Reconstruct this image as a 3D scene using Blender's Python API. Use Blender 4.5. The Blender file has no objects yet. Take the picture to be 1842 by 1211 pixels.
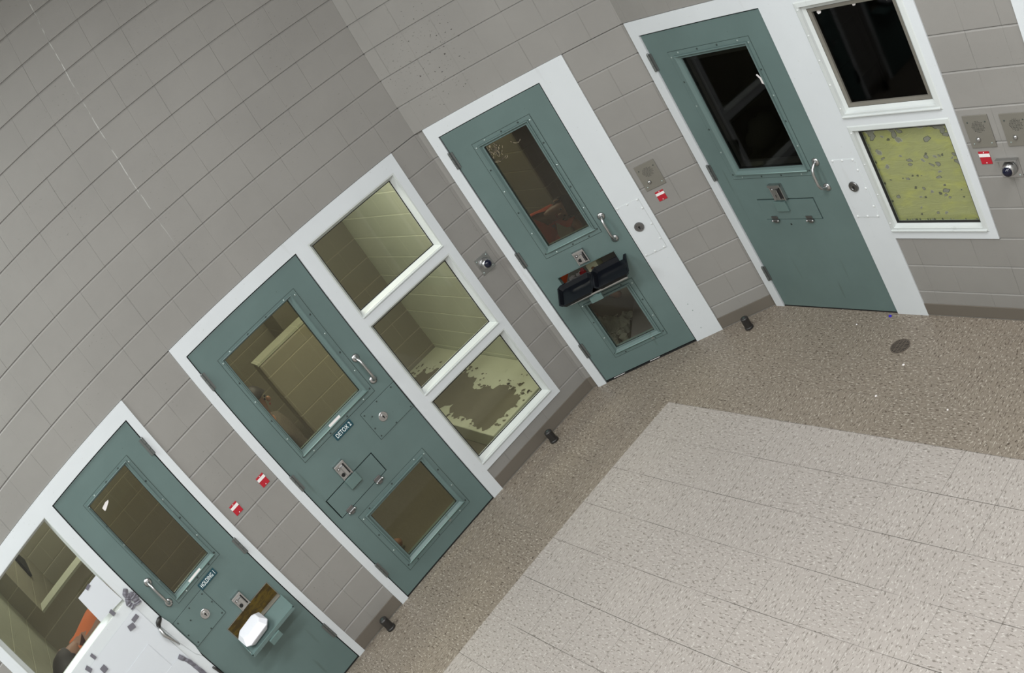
import bpy, bmesh, math, random
from mathutils import Vector, Matrix
random.seed(7)
R = math.radians
C = bpy.context.scene.collection
scene = bpy.context.scene

# ------------------------------------------------------------------ camera
cam_d = bpy.data.cameras.new('camera'); cam = bpy.data.objects.new('camera', cam_d); C.objects.link(cam)
rt = Vector((0.4718488525398643, -0.811079805816644, -0.3456995935092858))
dn = Vector((-0.670446595194994, -0.07543533337100494, -0.7381130492472621))
fw = Vector((0.5725906245717703, 0.580050910760501, -0.5793797697332392))
cam.matrix_world = Matrix(((rt.x, -dn.x, -fw.x, -2.5296214), (rt.y, -dn.y, -fw.y, -5.7094477), (rt.z, -dn.z, -fw.z, 3.26243562), (0, 0, 0, 1)))
cam_d.type = 'PANO'; cam_d.panorama_type = 'FISHEYE_LENS_POLYNOMIAL'
cam_d.sensor_width = 36.0; cam_d.sensor_fit = 'HORIZONTAL'; cam_d.fisheye_fov = math.pi
SC = 1842 / 36.0 / 1000
cam_d.fisheye_polynomial_k0 = 0
cam_d.fisheye_polynomial_k1 = -0.61541479 * SC
cam_d.fisheye_polynomial_k2 = 0.03405223 * SC ** 2
cam_d.fisheye_polynomial_k3 = 0.01084193 * SC ** 3
cam_d.fisheye_polynomial_k4 = -0.01238597 * SC ** 4
cam_d.shift_x = -(1625.438 - 921) / 1842
cam_d.shift_y = (633.1976 - 605.5) / 1211
cam_d.clip_start = 0.05; cam_d.clip_end = 60
scene.camera = cam

# ------------------------------------------------------------------ view, world, lights
vs = scene.view_settings
vs.view_transform = 'Standard'; vs.look = 'None'; vs.gamma = 1.0; vs.use_curve_mapping = False
vs.exposure = 0.17
w = bpy.data.worlds.new('world'); scene.world = w; w.use_nodes = True
w.node_tree.nodes['Background'].inputs[0].default_value = (0.9, 0.95, 1.0, 1); w.node_tree.nodes['Background'].inputs[1].default_value = 0.05

def area(name, loc, sx, sy, power, col=(1, 1, 1), rot=(0, 0, 0)):
    l = bpy.data.lights.new(name, 'AREA'); l.shape = 'RECTANGLE'; l.size = sx; l.size_y = sy; l.energy = power; l.color = col
    o = bpy.data.objects.new(name, l); C.objects.link(o); o.location = loc; o.rotation_euler = rot
    return o
DAY = (0.97, 0.985, 1.0)
area('ceiling_lamp_light', (-5.0, -1.0, 4.93), 2.4, 0.7, 140, (0.93, 1.0, 0.985))
area('ceiling_lamp_light', (-1.9, -3.4, 4.93), 2.4, 0.6, 118, DAY)
area('ceiling_lamp_light', (-0.6, -5.6, 4.93), 2.4, 0.6, 112, DAY)
area('ceiling_lamp_light', (-4.4, -5.6, 4.93), 2.4, 0.6, 112, DAY)

# ------------------------------------------------------------------ wall frames
A1, A2, LB = -0.8000138, -1.5712072, 1.5083868
PL = {'A': ((0.0, 0.0), 0.0), 'B': ((0.0, 0.0), A1), 'C': ((1.05088827, -1.08206497), A2), 'W': ((0.0, 0.0), 0.0)}
def wpt(pl, u, v, z):
    (ox, oy), a = PL[pl]
    return Vector((ox + u * math.cos(a) - v * math.sin(a), oy + u * math.sin(a) + v * math.cos(a), z))
L8 = 0.2032

# ------------------------------------------------------------------ materials
def mat(name, col, rough=0.5, metal=0.0, spec=0.5, coat=0.0):
    m = bpy.data.materials.new(name); m.use_nodes = True
    b = m.node_tree.nodes['Principled BSDF']
    b.inputs['Base Color'].default_value = (*col, 1); b.inputs['Roughness'].default_value = rough
    b.inputs['Metallic'].default_value = metal; b.inputs['Specular IOR Level'].default_value = spec
    b.inputs['Coat Weight'].default_value = coat
    return m
class NT:
    def __init__(s, m): s.t = m.node_tree; s.n = s.t.nodes; s.l = s.t.links; s.b = s.n['Principled BSDF']
    def new(s, ty, **kw):
        n = s.n.new(ty)
        for k, v in kw.items(): setattr(n, k, v)
        return n
    def put(s, inp, v):
        if isinstance(v, bpy.types.NodeSocket): s.l.new(v, inp)
        elif v is not None: inp.default_value = v
    def math(s, op, a, b=None, c=None, clamp=False):
        n = s.new('ShaderNodeMath', operation=op, use_clamp=clamp); s.put(n.inputs[0], a); s.put(n.inputs[1], b)
        if c is not None: s.put(n.inputs[2], c)
        return n.outputs[0]
    def noise(s, vec, scale, detail=2, rough=0.5, dist=0.0):
        n = s.new('ShaderNodeTexNoise'); s.put(n.inputs['Vector'], vec); n.inputs['Scale'].default_value = scale
        n.inputs['Detail'].default_value = detail; n.inputs['Roughness'].default_value = rough; n.inputs['Distortion'].default_value = dist
        return n.outputs['Fac']
    def ramp(s, f, lo, hi, a=0.0, b=1.0):
        n = s.new('ShaderNodeMapRange'); n.interpolation_type = 'SMOOTHSTEP'; s.put(n.inputs[0], f)
        n.inputs[1].default_value = lo; n.inputs[2].default_value = hi; n.inputs[3].default_value = a; n.inputs[4].default_value = b
        return n.outputs[0]
    def mix(s, f, a, b):
        n = s.new('ShaderNodeMix', data_type='RGBA'); s.put(n.inputs[0], f)
        s.put(n.inputs[6], a if isinstance(a, bpy.types.NodeSocket) else (*a, 1)); s.put(n.inputs[7], b if isinstance(b, bpy.types.NodeSocket) else (*b, 1))
        return n.outputs[2]
    def scale_vec(s, vec, sc):
        n = s.new('ShaderNodeMapping'); s.put(n.inputs[0], vec); n.inputs[3].default_value = sc; return n.outputs[0]
    def bump(s, h, strength, dist):
        n = s.new('ShaderNodeBump'); n.inputs['Strength'].default_value = strength; n.inputs['Distance'].default_value = dist
        s.put(n.inputs['Height'], h); s.l.new(n.outputs[0], s.b.inputs['Normal'])
    def obj(s): return s.new('ShaderNodeTexCoord').outputs['Object']
    def sep(s, v):
        n = s.new('ShaderNodeSeparateXYZ'); s.put(n.inputs[0], v); return n.outputs

def block_mat(name, col, off, horiz=False, par=0, specks=0.0, sc=None, seam=None, rough=0.55, joint=(0.85, 0.85, 0.85), zoff=0.0):
    """painted concrete block: vertical joints every 8 inches, stronger in alternate courses"""
    m = mat(name, col, rough, spec=0.35); t = NT(m); ob = t.obj(); x, y, z = t.sep(ob)
    zz = t.math('SUBTRACT', z, zoff)
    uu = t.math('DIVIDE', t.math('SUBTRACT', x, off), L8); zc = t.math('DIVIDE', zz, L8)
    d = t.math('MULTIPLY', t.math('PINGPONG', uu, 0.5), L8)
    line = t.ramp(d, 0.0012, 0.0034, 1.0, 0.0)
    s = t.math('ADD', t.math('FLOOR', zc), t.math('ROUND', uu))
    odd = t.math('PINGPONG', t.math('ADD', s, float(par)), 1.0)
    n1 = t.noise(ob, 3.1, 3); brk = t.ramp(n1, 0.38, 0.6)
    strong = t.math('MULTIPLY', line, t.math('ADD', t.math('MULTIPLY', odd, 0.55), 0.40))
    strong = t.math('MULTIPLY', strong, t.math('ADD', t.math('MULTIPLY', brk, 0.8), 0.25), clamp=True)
    if horiz:
        dz = t.math('MULTIPLY', t.math('PINGPONG', zc, 0.5), L8)
        strong = t.math('MAXIMUM', strong, t.ramp(dz, 0.0025, 0.0065, 1.0, 0.0))
    n2 = t.noise(ob, 1.3, 4, 0.6); n3 = t.noise(ob, 210, 3)
    c = t.mix(t.ramp(n2, 0.3, 0.7), tuple(k * 0.95 for k in col), tuple(min(1, k * 1.05) for k in col))
    sh = t.noise(t.scale_vec(ob, (2.4, 1, 4.9)), 1.0, 0)
    c = t.mix(t.math('MULTIPLY', strong, 0.5 if horiz else 0.30), c, tuple(k * j * 0.62 for k, j in zip(col, joint)))  # joint colour: painted groove shade on room walls, paler in cells
    if specks:
        v1 = t.noise(t.scale_vec(ob, (1, 1, 1.7)), 52, 3, 0.6); v2 = t.noise(ob, 2.3, 2)
        if sc:
            du = t.math('POWER', t.math('DIVIDE', t.math('SUBTRACT', x, sc[0]), sc[2]), 2.0); dv = t.math('POWER', t.math('DIVIDE', t.math('SUBTRACT', z, sc[1]), sc[3]), 2.0)
            v1 = t.math('ADD', v1, t.ramp(t.math('ADD', du, dv), 0.0, 1.2, 0.022, -0.2)); v2 = t.math('ADD', v2, 0.2)
        f = t.math('MULTIPLY', t.ramp(v1, 0.65, 0.69), t.ramp(v2, 0.46, 0.62))
        c = t.mix(t.math('MULTIPLY', f, specks), c, (0.04, 0.035, 0.03))
    if seam is not None:
        wob = t.math('ADD', x, t.math('MULTIPLY', t.noise(ob, 5, 3), 0.012)); ds = t.math('ABSOLUTE', t.math('SUBTRACT', wob, seam + 0.006))
        fs_ = t.math('MULTIPLY', t.ramp(ds, 0.0012, 0.0034, 1.0, 0.0), t.ramp(z, 2.55, 3.1)); fs_ = t.math('MULTIPLY', fs_, t.ramp(t.noise(ob, 17, 2), 0.38, 0.55, 0.15, 0.8))
        c = t.mix(fs_, c, (0.55, 0.55, 0.53))
    t.put(t.b.inputs['Base Color'], c)
    h = t.math('SUBTRACT', t.math('MULTIPLY', n3, 0.25), strong)
    t.bump(h, 0.55, 0.003)
    return m
WALLC = (0.258, 0.248, 0.232)
M = {}
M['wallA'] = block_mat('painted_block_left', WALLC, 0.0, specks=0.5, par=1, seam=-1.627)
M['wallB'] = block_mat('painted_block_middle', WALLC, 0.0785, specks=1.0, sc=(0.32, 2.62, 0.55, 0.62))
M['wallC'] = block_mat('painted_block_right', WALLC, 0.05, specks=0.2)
M['plain_wall'] = mat('painted_plaster', (0.5, 0.49, 0.46), 0.7)
M['ceiling'] = mat('ceiling_tile', (0.72, 0.72, 0.70), 0.8)
M['base'] = mat('brown_base_paint', (0.140, 0.122, 0.100), 0.5)
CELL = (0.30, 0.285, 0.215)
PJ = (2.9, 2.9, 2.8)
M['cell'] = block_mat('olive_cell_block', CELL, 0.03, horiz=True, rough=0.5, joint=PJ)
M['cell_dark'] = block_mat('dim_olive_block', (0.215, 0.20, 0.155), 0.05, horiz=True, rough=0.5, joint=PJ)  # darker copy of the cell olive, shade put into the colour
M['cell_light'] = block_mat('pale_olive_block', (0.47, 0.49, 0.385), 0.03, horiz=True, rough=0.45, joint=PJ, specks=0.6)  # lighter copy of the cell olive for walls that catch the light
M['night'] = mat('dark_cell_paint', (0.05, 0.05, 0.045), 0.6)  # near-black colour stands in for the darkness of the unlit cell

def paint(name, col, rough=0.35, bump=0.15, dirt=None, vary=0.06, grime=0.35):
    m = mat(name, col, rough, spec=0.45); t = NT(m); ob = t.obj()
    n = t.noise(ob, 2.0, 4, 0.6); c = t.mix(t.ramp(n, 0.3, 0.7), tuple(k * (1 - vary) for k in col), tuple(k * (1 + vary) for k in col))
    if dirt:
        st = t.noise(t.scale_vec(ob, (14, 14, 1.6)), 1.0, 3); sp = t.noise(ob, 60, 2)
        f = t.math('MAXIMUM', t.math('MULTIPLY', t.ramp(st, 0.66, 0.78), grime), t.math('MULTIPLY', t.ramp(sp, 0.73, 0.77), 0.5))
        c = t.mix(f, c, dirt)
    t.put(t.b.inputs['Base Color'], c); t.bump(t.noise(ob, 260, 3), bump, 0.001)
    return m
M['green'] = paint('green_door_enamel', (0.116, 0.170, 0.163), 0.36, dirt=(0.05, 0.065, 0.05))
M['green_worn'] = paint('worn_green_enamel', (0.115, 0.175, 0.165), 0.3, 0.3, dirt=(0.22, 0.23, 0.21), grime=0.7)
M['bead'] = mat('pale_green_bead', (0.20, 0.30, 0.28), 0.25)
M['white'] = paint('white_frame_enamel', (0.635, 0.665, 0.685), 0.3, dirt=(0.45, 0.46, 0.45), vary=0.02, grime=0.25)
M['white_stop'] = paint('glossy_white_stop', (0.58, 0.61, 0.60), 0.22, 0.35, dirt=(0.36, 0.37, 0.34), vary=0.04)
M['chrome'] = mat('worn_chrome', (0.50, 0.50, 0.50), 0.28, metal=1.0)
M['chrome_dark'] = mat('dull_steel', (0.22, 0.22, 0.22), 0.38, metal=1.0)
M['hinge'] = mat('weathered_hinge_steel', (0.16, 0.17, 0.165), 0.45, metal=0.6)
M['plate'] = paint('brown_grey_plate', (0.175, 0.165, 0.140), 0.4, 0.1)
M['black'] = mat('black_gap', (0.008, 0.008, 0.008), 0.7)
M['rubber'] = mat('black_rubber', (0.02, 0.018, 0.017), 0.45)
M['lens'] = mat('black_lens', (0.004, 0.005, 0.02), 0.08)
M['red'] = mat('red_plastic', (0.42, 0.008, 0.022), 0.4)
M['stripe'] = mat('white_label', (0.80, 0.76, 0.75), 0.5)
M['screw_l'] = mat('bright_screw', (0.35, 0.42, 0.40), 0.3, metal=0.5)
M['screw_d'] = mat('dark_screw', (0.03, 0.045, 0.04), 0.5)
M['screw_w'] = mat('white_painted_screw', (0.68, 0.70, 0.70), 0.3)
M['sign'] = mat('dark_teal_sign', (0.006, 0.055, 0.075), 0.4)
M['letters'] = mat('white_engraving', (0.72, 0.78, 0.78), 0.5)
M['paper'] = mat('white_paper', (0.62, 0.645, 0.68), 0.8)
M['tape'] = mat('grey_duct_tape', (0.15, 0.145, 0.17), 0.45)
M['foam'] = mat('white_foam', (0.74, 0.74, 0.78), 0.4)
M['tray'] = mat('black_plastic', (0.005, 0.006, 0.009), 0.33, spec=0.3)
M['pad'] = mat('orange_cloth', (0.75, 0.12, 0.045), 0.8)
M['drab'] = mat('drab_clothing', (0.075, 0.062, 0.045), 0.85)
M['orange'] = mat('orange_uniform', (0.62, 0.14, 0.035), 0.8)
M['hair'] = mat('black_hair', (0.012, 0.009, 0.008), 0.6)
M['skin'] = mat('skin', (0.30, 0.15, 0.095), 0.5)
M['trouser'] = mat('brown_trousers', (0.16, 0.08, 0.04), 0.8)
M['drain'] = mat('drain_metal', (0.13, 0.105, 0.085), 0.5, metal=0.3)
M['blue'] = mat('blue_plastic', (0.03, 0.02, 0.42), 0.3)
M['cloth'] = mat('pale_sheet', (0.42, 0.42, 0.35), 0.5)
M['mat_grey'] = mat('grey_vinyl_mat', (0.16, 0.155, 0.155), 0.5)
M['bunk'] = mat('painted_steel_bunk', (0.22, 0.22, 0.19), 0.4)

def rustfloor():
    m = mat('stained_cell_floor', (0.13, 0.085, 0.03), 0.35); t = NT(m); ob = t.obj()
    n = t.noise(ob, 9, 4, 0.65)
    t.put(t.b.inputs['Base Color'], t.mix(t.ramp(n, 0.42, 0.62), (0.11, 0.075, 0.035), (0.27, 0.19, 0.045))); t.bump(t.noise(ob, 40, 3), 0.2, 0.002)
    return m
M['rust'] = rustfloor()
M['cellfloor'] = paint('dark_cell_floor', (0.105, 0.095, 0.066), 0.5, 0.2)
M['platform'] = paint('pale_platform_paint', (0.44, 0.45, 0.33), 0.4, 0.2, dirt=(0.2, 0.19, 0.14))
M['worn'] = paint('bare_brown_concrete', (0.125, 0.112, 0.076), 0.55, 0.3)

def glass(name, tint, rough=0.03, refl=1.0, smear=0.0):
    m = bpy.data.materials.new(name); m.use_nodes = True; t = m.node_tree; n = t.nodes; n.remove(n['Principled BSDF'])
    tr = n.new('ShaderNodeBsdfTransparent'); tr.inputs[0].default_value = (*tint, 1)
    gl = n.new('ShaderNodeBsdfGlossy'); gl.inputs['Roughness'].default_value = rough; gl.inputs[0].default_value = (refl, refl, refl, 1)
    fr = n.new('ShaderNodeFresnel'); ge = n.new('ShaderNodeNewGeometry'); ma = n.new('ShaderNodeMath'); ma.operation = 'MULTIPLY_ADD'
    t.links.new(ge.outputs['Backfacing'], ma.inputs[0]); ma.inputs[1].default_value = 1 / 1.45 - 1.45; ma.inputs[2].default_value = 1.45; t.links.new(ma.outputs[0], fr.inputs[0])
    mx = n.new('ShaderNodeMixShader'); t.links.new(fr.outputs[0], mx.inputs[0]); t.links.new(tr.outputs[0], mx.inputs[1]); t.links.new(gl.outputs[0], mx.inputs[2])
    t.links.new(mx.outputs[0], n['Material Output'].inputs[0])
    return m
M['glass'] = glass('clear_glass', (0.93, 0.94, 0.90))
M['glass_olive'] = glass('olive_tinted_glass', (0.80, 0.79, 0.70))
M['glass_dark'] = glass('smoked_glass', (0.35, 0.35, 0.33), refl=0.45)

def vct(name, base, dark, light, jx, grout, amt_d, amt_l, sc=1.0):
    m = mat(name, base, 0.42, spec=0.4); t = NT(m); ob = t.obj(); x, y, z = t.sep(ob)
    gx = t.math('MULTIPLY', t.math('PINGPONG', t.math('DIVIDE', t.math('SUBTRACT', x, -0.29), 0.30), 0.5), 0.30)
    gy = t.math('MULTIPLY', t.math('PINGPONG', t.math('DIVIDE', t.math('ADD', y, 3.241), 0.324), 0.5), 0.324)
    nb = t.ramp(t.noise(ob, 1.7, 2), 0.35, 0.6, 0.25, 1.0)
    lx = t.math('MULTIPLY', t.ramp(gx, 0.0008, 0.0024, 1.0, 0.0), jx[0]); ly = t.math('MULTIPLY', t.ramp(gy, 0.0008, 0.0022, 1.0, 0.0), jx[1])
    line = t.math('MULTIPLY', t.math('MAXIMUM', lx, ly), nb)
    # tile by tile tint
    ix = t.math('FLOOR', t.math('DIVIDE', t.math('SUBTRACT', x, -0.29), 0.30)); iy = t.math('FLOOR', t.math('DIVIDE', t.math('ADD', y, 3.241), 0.324))
    cv = t.new('ShaderNodeCombineXYZ'); t.put(cv.inputs[0], ix); t.put(cv.inputs[1], iy)
    wn = t.new('ShaderNodeTexWhiteNoise'); t.put(wn.inputs[0], cv.outputs[0])
    rot = t.new('ShaderNodeVectorRotate', rotation_type='Z_AXIS'); t.put(rot.inputs['Vector'], ob)
    t.put(rot.inputs['Angle'], t.math('MULTIPLY', t.math('ROUND', wn.outputs[0]), math.pi / 2))
    sv = t.scale_vec(rot.outputs[0], (1.0, 2.6, 1.0))
    c = t.mix(t.ramp(t.noise(ob, 0.9, 2), 0.3, 0.7), tuple(k * 0.96 for k in base), tuple(k * 1.04 for k in base))
    c = t.mix(t.math('MULTIPLY', wn.outputs[0], 0.25), c, tuple(k * 0.9 for k in base))
    nd = t.noise(sv, 44 * sc, 2, 0.55); c = t.mix(t.ramp(nd, 0.57, 0.65, 0, amt_d), c, dark)
    nl = t.noise(t.scale_vec(sv, (1.1, 0.9, 1)), 52 * sc, 2, 0.5); c = t.mix(t.ramp(nl, 0.575, 0.665, 0, amt_l), c, light)
    bl = t.noise(t.scale_vec(sv, (0.9, 0.8, 1)), 61 * sc, 1, 0.5); c = t.mix(t.ramp(bl, 0.735, 0.76, 0, 0.75), c, tuple(k * 0.25 for k in dark))
    c = t.mix(t.math('MULTIPLY', line, 0.9), c, grout)
    t.put(t.b.inputs['Base Color'], c); t.put(t.b.inputs['Roughness'], t.ramp(t.noise(ob, 30, 3), 0.3, 0.7, 0.38, 0.55))
    t.bump(t.math('SUBTRACT', t.math('MULTIPLY', t.noise(ob, 90, 3), 0.3), line), 0.25, 0.001)
    return m
M['floor_light'] = vct('pale_vinyl_tile', (0.350, 0.318, 0.290), (0.16, 0.14, 0.12), (0.54, 0.51, 0.47), (1.0, 0.6), (0.04, 0.034, 0.028), 0.85, 0.6, 0.85)
M['floor_dark'] = vct('brown_speckled_tile', (0.215, 0.182, 0.145), (0.075, 0.056, 0.042), (0.44, 0.40, 0.34), (0.5, 0.1), (0.05, 0.042, 0.034), 1.0, 0.85, 0.85)

def clampf(v, a, b): return max(a, min(b, v))
# ------------------------------------------------------------------ mesh builder
class MB:
    def __init__(s): s.v = []; s.f = []; s.m = []
    def add(s, vs, fs, mi=0):
        k = len(s.v); s.v += [tuple(p) for p in vs]; s.f += [tuple(i + k for i in f) for f in fs]; s.m += [mi] * len(fs); return s
    def box(s, x0, x1, y0, y1, z0, z1, mi=0):
        return s.add([(x0, y0, z0), (x1, y0, z0), (x1, y1, z0), (x0, y1, z0), (x0, y0, z1), (x1, y0, z1), (x1, y1, z1), (x0, y1, z1)],
                     [(0, 3, 2, 1), (4, 5, 6, 7), (0, 1, 5, 4), (1, 2, 6, 5), (2, 3, 7, 6), (3, 0, 4, 7)], mi)
    def rings(s, rs, cap0=True, cap1=True, mi=0):
        n = len(rs[0]); vs = [p for r in rs for p in r]; fs = []
        for i in range(len(rs) - 1):
            for j in range(n): fs.append((i * n + j, i * n + (j + 1) % n, (i + 1) * n + (j + 1) % n, (i + 1) * n + j))
        if cap0: fs.append(tuple(reversed(range(n))))
        if cap1: fs.append(tuple((len(rs) - 1) * n + j for j in range(n)))
        return s.add(vs, fs, mi)
    def lathe(s, p, axis, prof, n=16, mi=0):
        ax = Vector(axis).normalized(); e1 = ax.orthogonal().normalized(); e2 = ax.cross(e1); p = Vector(p)
        rs = [[p + ax * h + (e1 * math.cos(2 * math.pi * j / n) + e2 * math.sin(2 * math.pi * j / n)) * r for j in range(n)] for r, h in prof]
        return s.rings(rs, mi=mi)
    def cyl(s, p, axis, r, h, n=16, mi=0): return s.lathe(p, axis, [(r, 0), (r, h)], n, mi)
    def tube(s, pts, r, n=10, mi=0):
        pts = [Vector(p) for p in pts]; rs = []; e1 = None
        for i, p in enumerate(pts):
            d = (pts[min(i + 1, len(pts) - 1)] - pts[max(i - 1, 0)]).normalized()
            e1 = d.orthogonal().normalized() if e1 is None else (e1 - d * e1.dot(d)).normalized()
            e2 = d.cross(e1); rr = r[i] if isinstance(r, (list, tuple)) else r
            rs.append([p + (e1 * math.cos(2 * math.pi * j / n) + e2 * math.sin(2 * math.pi * j / n)) * rr for j in range(n)])
        return s.rings(rs, mi=mi)
    def wring(s, rect, prof, mi=0, close=True):
        """rectangular ring on a wall: prof = [(inset, y)], rect = (u0,u1,z0,z1)"""
        u0, u1, z0, z1 = rect
        rs = [[(u0 + i, y, z0 + i), (u1 - i, y, z0 + i), (u1 - i, y, z1 - i), (u0 + i, y, z1 - i)] for i, y in prof]
        n = len(prof); k = len(s.v); vs = [p for r in rs for p in r]; fs = []
        for a in range(n if close else n - 1):
            b = (a + 1) % n
            for j in range(4): fs.append((a * 4 + j, a * 4 + (j + 1) % 4, b * 4 + (j + 1) % 4, b * 4 + j))
        return s.add(vs, fs, mi)
    def plate(s, u0, u1, z0, z1, y0, y1, holes=(), groove=0.0, zcut=()):
        us = sorted({u0, u1} | {h for q in holes for h in q[:2] if u0 < h < u1}); zs = {z0, z1} | {h for q in holes for h in q[2:] if z0 < h < z1}
        gz = set()
        if groove:
            k = 1
            while k * L8 < z1 - 0.01:
                zc = k * L8
                if zc > z0 + 0.01:
                    for dz in (-0.0115, -0.0005, 0.0008, 0.0020): zs.add(round(zc + dz, 5))
                    gz |= {round(zc - 0.0005, 5), round(zc + 0.0008, 5)}
                k += 1
        zs = sorted(zs)
        def hole(u, z): return any(a < u < b and c < z < d for a, b, c, d in holes)
        def yf(z): return y0 + (groove if round(z, 5) in gz else 0.0)
        idx = {}
        def vid(i, j, back):
            key = (i, j, back)
            if key not in idx: idx[key] = len(s.v); s.v.append((us[i], y1 if back else yf(zs[j]), zs[j]))
            return idx[key]
        nu, nz = len(us) - 1, len(zs) - 1
        solid = [[not hole((us[i] + us[i + 1]) / 2, (zs[j] + zs[j + 1]) / 2) for j in range(nz)] for i in range(nu)]
        def sol(i, j): return 0 <= i < nu and 0 <= j < nz and solid[i][j]
        def F(*q): s.f.append(q); s.m.append(0)
        for i in range(nu):
            for j in range(nz):
                if not solid[i][j]: continue
                F(vid(i, j, 0), vid(i + 1, j, 0), vid(i + 1, j + 1, 0), vid(i, j + 1, 0))
                F(vid(i, j, 1), vid(i, j + 1, 1), vid(i + 1, j + 1, 1), vid(i + 1, j, 1))
                if not sol(i - 1, j): F(vid(i, j, 0), vid(i, j + 1, 0), vid(i, j + 1, 1), vid(i, j, 1))
                if not sol(i + 1, j): F(vid(i + 1, j, 0), vid(i + 1, j, 1), vid(i + 1, j + 1, 1), vid(i + 1, j + 1, 0))
                if not sol(i, j - 1): F(vid(i, j, 0), vid(i, j, 1), vid(i + 1, j, 1), vid(i + 1, j, 0))
                if not sol(i, j + 1): F(vid(i, j + 1, 0), vid(i + 1, j + 1, 0), vid(i + 1, j + 1, 1), vid(i, j + 1, 1))
        return s
    def mesh(s, name, mats, off=(0, 0, 0), smooth=False):
        me = bpy.data.meshes.new(name); o = Vector(off)
        me.from_pydata([Vector(p) - o for p in s.v], [], s.f)
        for m in mats if isinstance(mats, (list, tuple)) else [mats]: me.materials.append(m)
        for p, mi in zip(me.polygons, s.m): p.material_index = mi
        bm = bmesh.new(); bm.from_mesh(me); bmesh.ops.recalc_face_normals(bm, faces=bm.faces); bm.to_mesh(me); bm.free()
        if smooth: me.polygons.foreach_set('use_smooth', [True] * len(me.polygons))
        me.update(); return me

BASE = {}; FRAME = {}
def props(o, label=None, cat=None, group=None, kind=None):
    if label: o['label'] = label
    if cat: o['category'] = cat
    if group: o['group'] = group
    if kind: o['kind'] = kind
def thing(name, label, cat, pl, u, v, z, group=None, kind=None):
    o = bpy.data.objects.new(name, None); C.objects.link(o); o.empty_display_size = 0.05
    o.location = wpt(pl, u, v, z); o.rotation_euler = (0, 0, PL[pl][1]); BASE[o.name] = (u, v, z)
    props(o, label, cat, group, kind); return o
def bevel(o, w, seg=2, ang=35):
    b = o.modifiers.new('bevel', 'BEVEL'); b.width = w; b.segments = seg; b.limit_method = 'ANGLE'; b.angle_limit = R(ang); b.harden_normals = False
def part(name, mb, m, parent, bev=0, smooth=False, label=None, kind=None):
    base = BASE[parent.name]
    o = bpy.data.objects.new(name, mb.mesh(name, m, base, smooth)); C.objects.link(o); o.parent = parent; BASE[o.name] = base
    if bev: bevel(o, bev)
    if label: o['label'] = label
    if kind: o['kind'] = kind
    return o
def single(name, mb, m, pl, base, label=None, cat=None, group=None, kind=None, bev=0, smooth=False, rx=0.0):
    o = bpy.data.objects.new(name, mb.mesh(name, m, base, smooth)); C.objects.link(o)
    o.location = wpt(pl, *base); o.rotation_euler = (rx, 0, PL[pl][1]); BASE[o.name] = base
    if bev: bevel(o, bev)
    props(o, label, cat, group, kind); return o

# ------------------------------------------------------------------ setting: floor, ceiling, walls
XL, YF, HC = -7.6, -7.4, 5.0
fb = MB(); EX = 0.012; EY = -0.875
def fq(x0, x1, y0, y1, mi): fb.add([(x0, y0, 0), (x1, y0, 0), (x1, y1, 0), (x0, y1, 0)], [(0, 1, 2, 3)], mi)
fq(XL, EX, YF, EY, 0); fq(XL, EX, EY, 0.0, 1); fq(EX, 1.25, YF, EY, 1); fq(EX, 1.25, EY, 0.0, 1)
fb.box(XL - 0.1, 1.3, YF - 0.1, 0.1, -0.2, -0.001, 1)
single('floor', fb, [M['floor_light'], M['floor_dark']], 'W', (0, 0, 0), kind='structure')
single('ceiling', MB().box(XL, 1.3, YF, 0.2, HC, HC + 0.1), M['ceiling'], 'W', (0, 0, HC), kind='structure')
# left wall (holding and detox cells)
FR1 = (-4.09, -2.430, -0.02, 2.235); FR2a = (-2.032, -0.987, -0.02, 2.235); FR2b = (-0.987, -0.205, 0.187, 2.235)
single('wall_left', MB().plate(XL, 0.0224, 0.0, HC, 0.0, 0.2, [FR1, FR2a, FR2b, (0.0, 0.05, 2.235, HC)], groove=0.0078), M['wallA'], 'A', (0, 0, 0), kind='structure')
FR3 = (0.062, 1.088, -0.02, 2.235)
single('wall_middle', MB().plate(0.0, LB, 0.0, HC, 0.0, 0.2, [FR3, (-0.01, 0.062, -0.01, 2.235)], groove=0.0078), M['wallB'], 'B', (0, 0, 0), kind='structure')
single('trim_1', MB().plate(0.004, 0.07, 0.0, 2.233, 0.016, 0.2, groove=0.0078), M['wallB'], 'B', (0, 0, 0), kind='structure')
FR4 = (0.021, 1.358, -0.02, 2.235); FR4b = (1.358, 2.076, 0.610, 2.235); FR5 = (2.580, 3.72, -0.02, 2.235)
single('wall_right', MB().plate(0.0, 6.5, 0.0, HC, 0.0, 0.2, [FR4, FR4b, FR5], groove=0.0078), M['wallC'], 'C', (0, 0, 0), kind='structure')
single('wall_back', MB().box(XL, 1.3, YF - 0.2, YF, 0, HC), M['plain_wall'], 'W', (0, YF, 0), kind='structure')
single('wall_far', MB().box(XL - 0.2, XL, YF, 0.2, 0, HC), M['plain_wall'], 'W', (XL, 0, 0), kind='structure')
def baseboard(name, pl, u0, u1, y=0.0):
    single(name, MB().box(u0, u1, y - 0.006, y + 0.01, 0.009, 0.098), M['base'], pl, (u0, 0, 0), kind='structure', bev=0.002)
baseboard('baseboard_left', 'A', -2.430, -2.032); baseboard('baseboard_left', 'A', -0.987, 0.018)
baseboard('baseboard_middle', 'B', 1.088, LB); baseboard('baseboard_middle', 'B', 0.004, 0.062, 0.016)
baseboard('baseboard_right', 'C', 1.358, 2.580); baseboard('baseboard_right', 'C', 0.0, 0.021)

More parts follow.
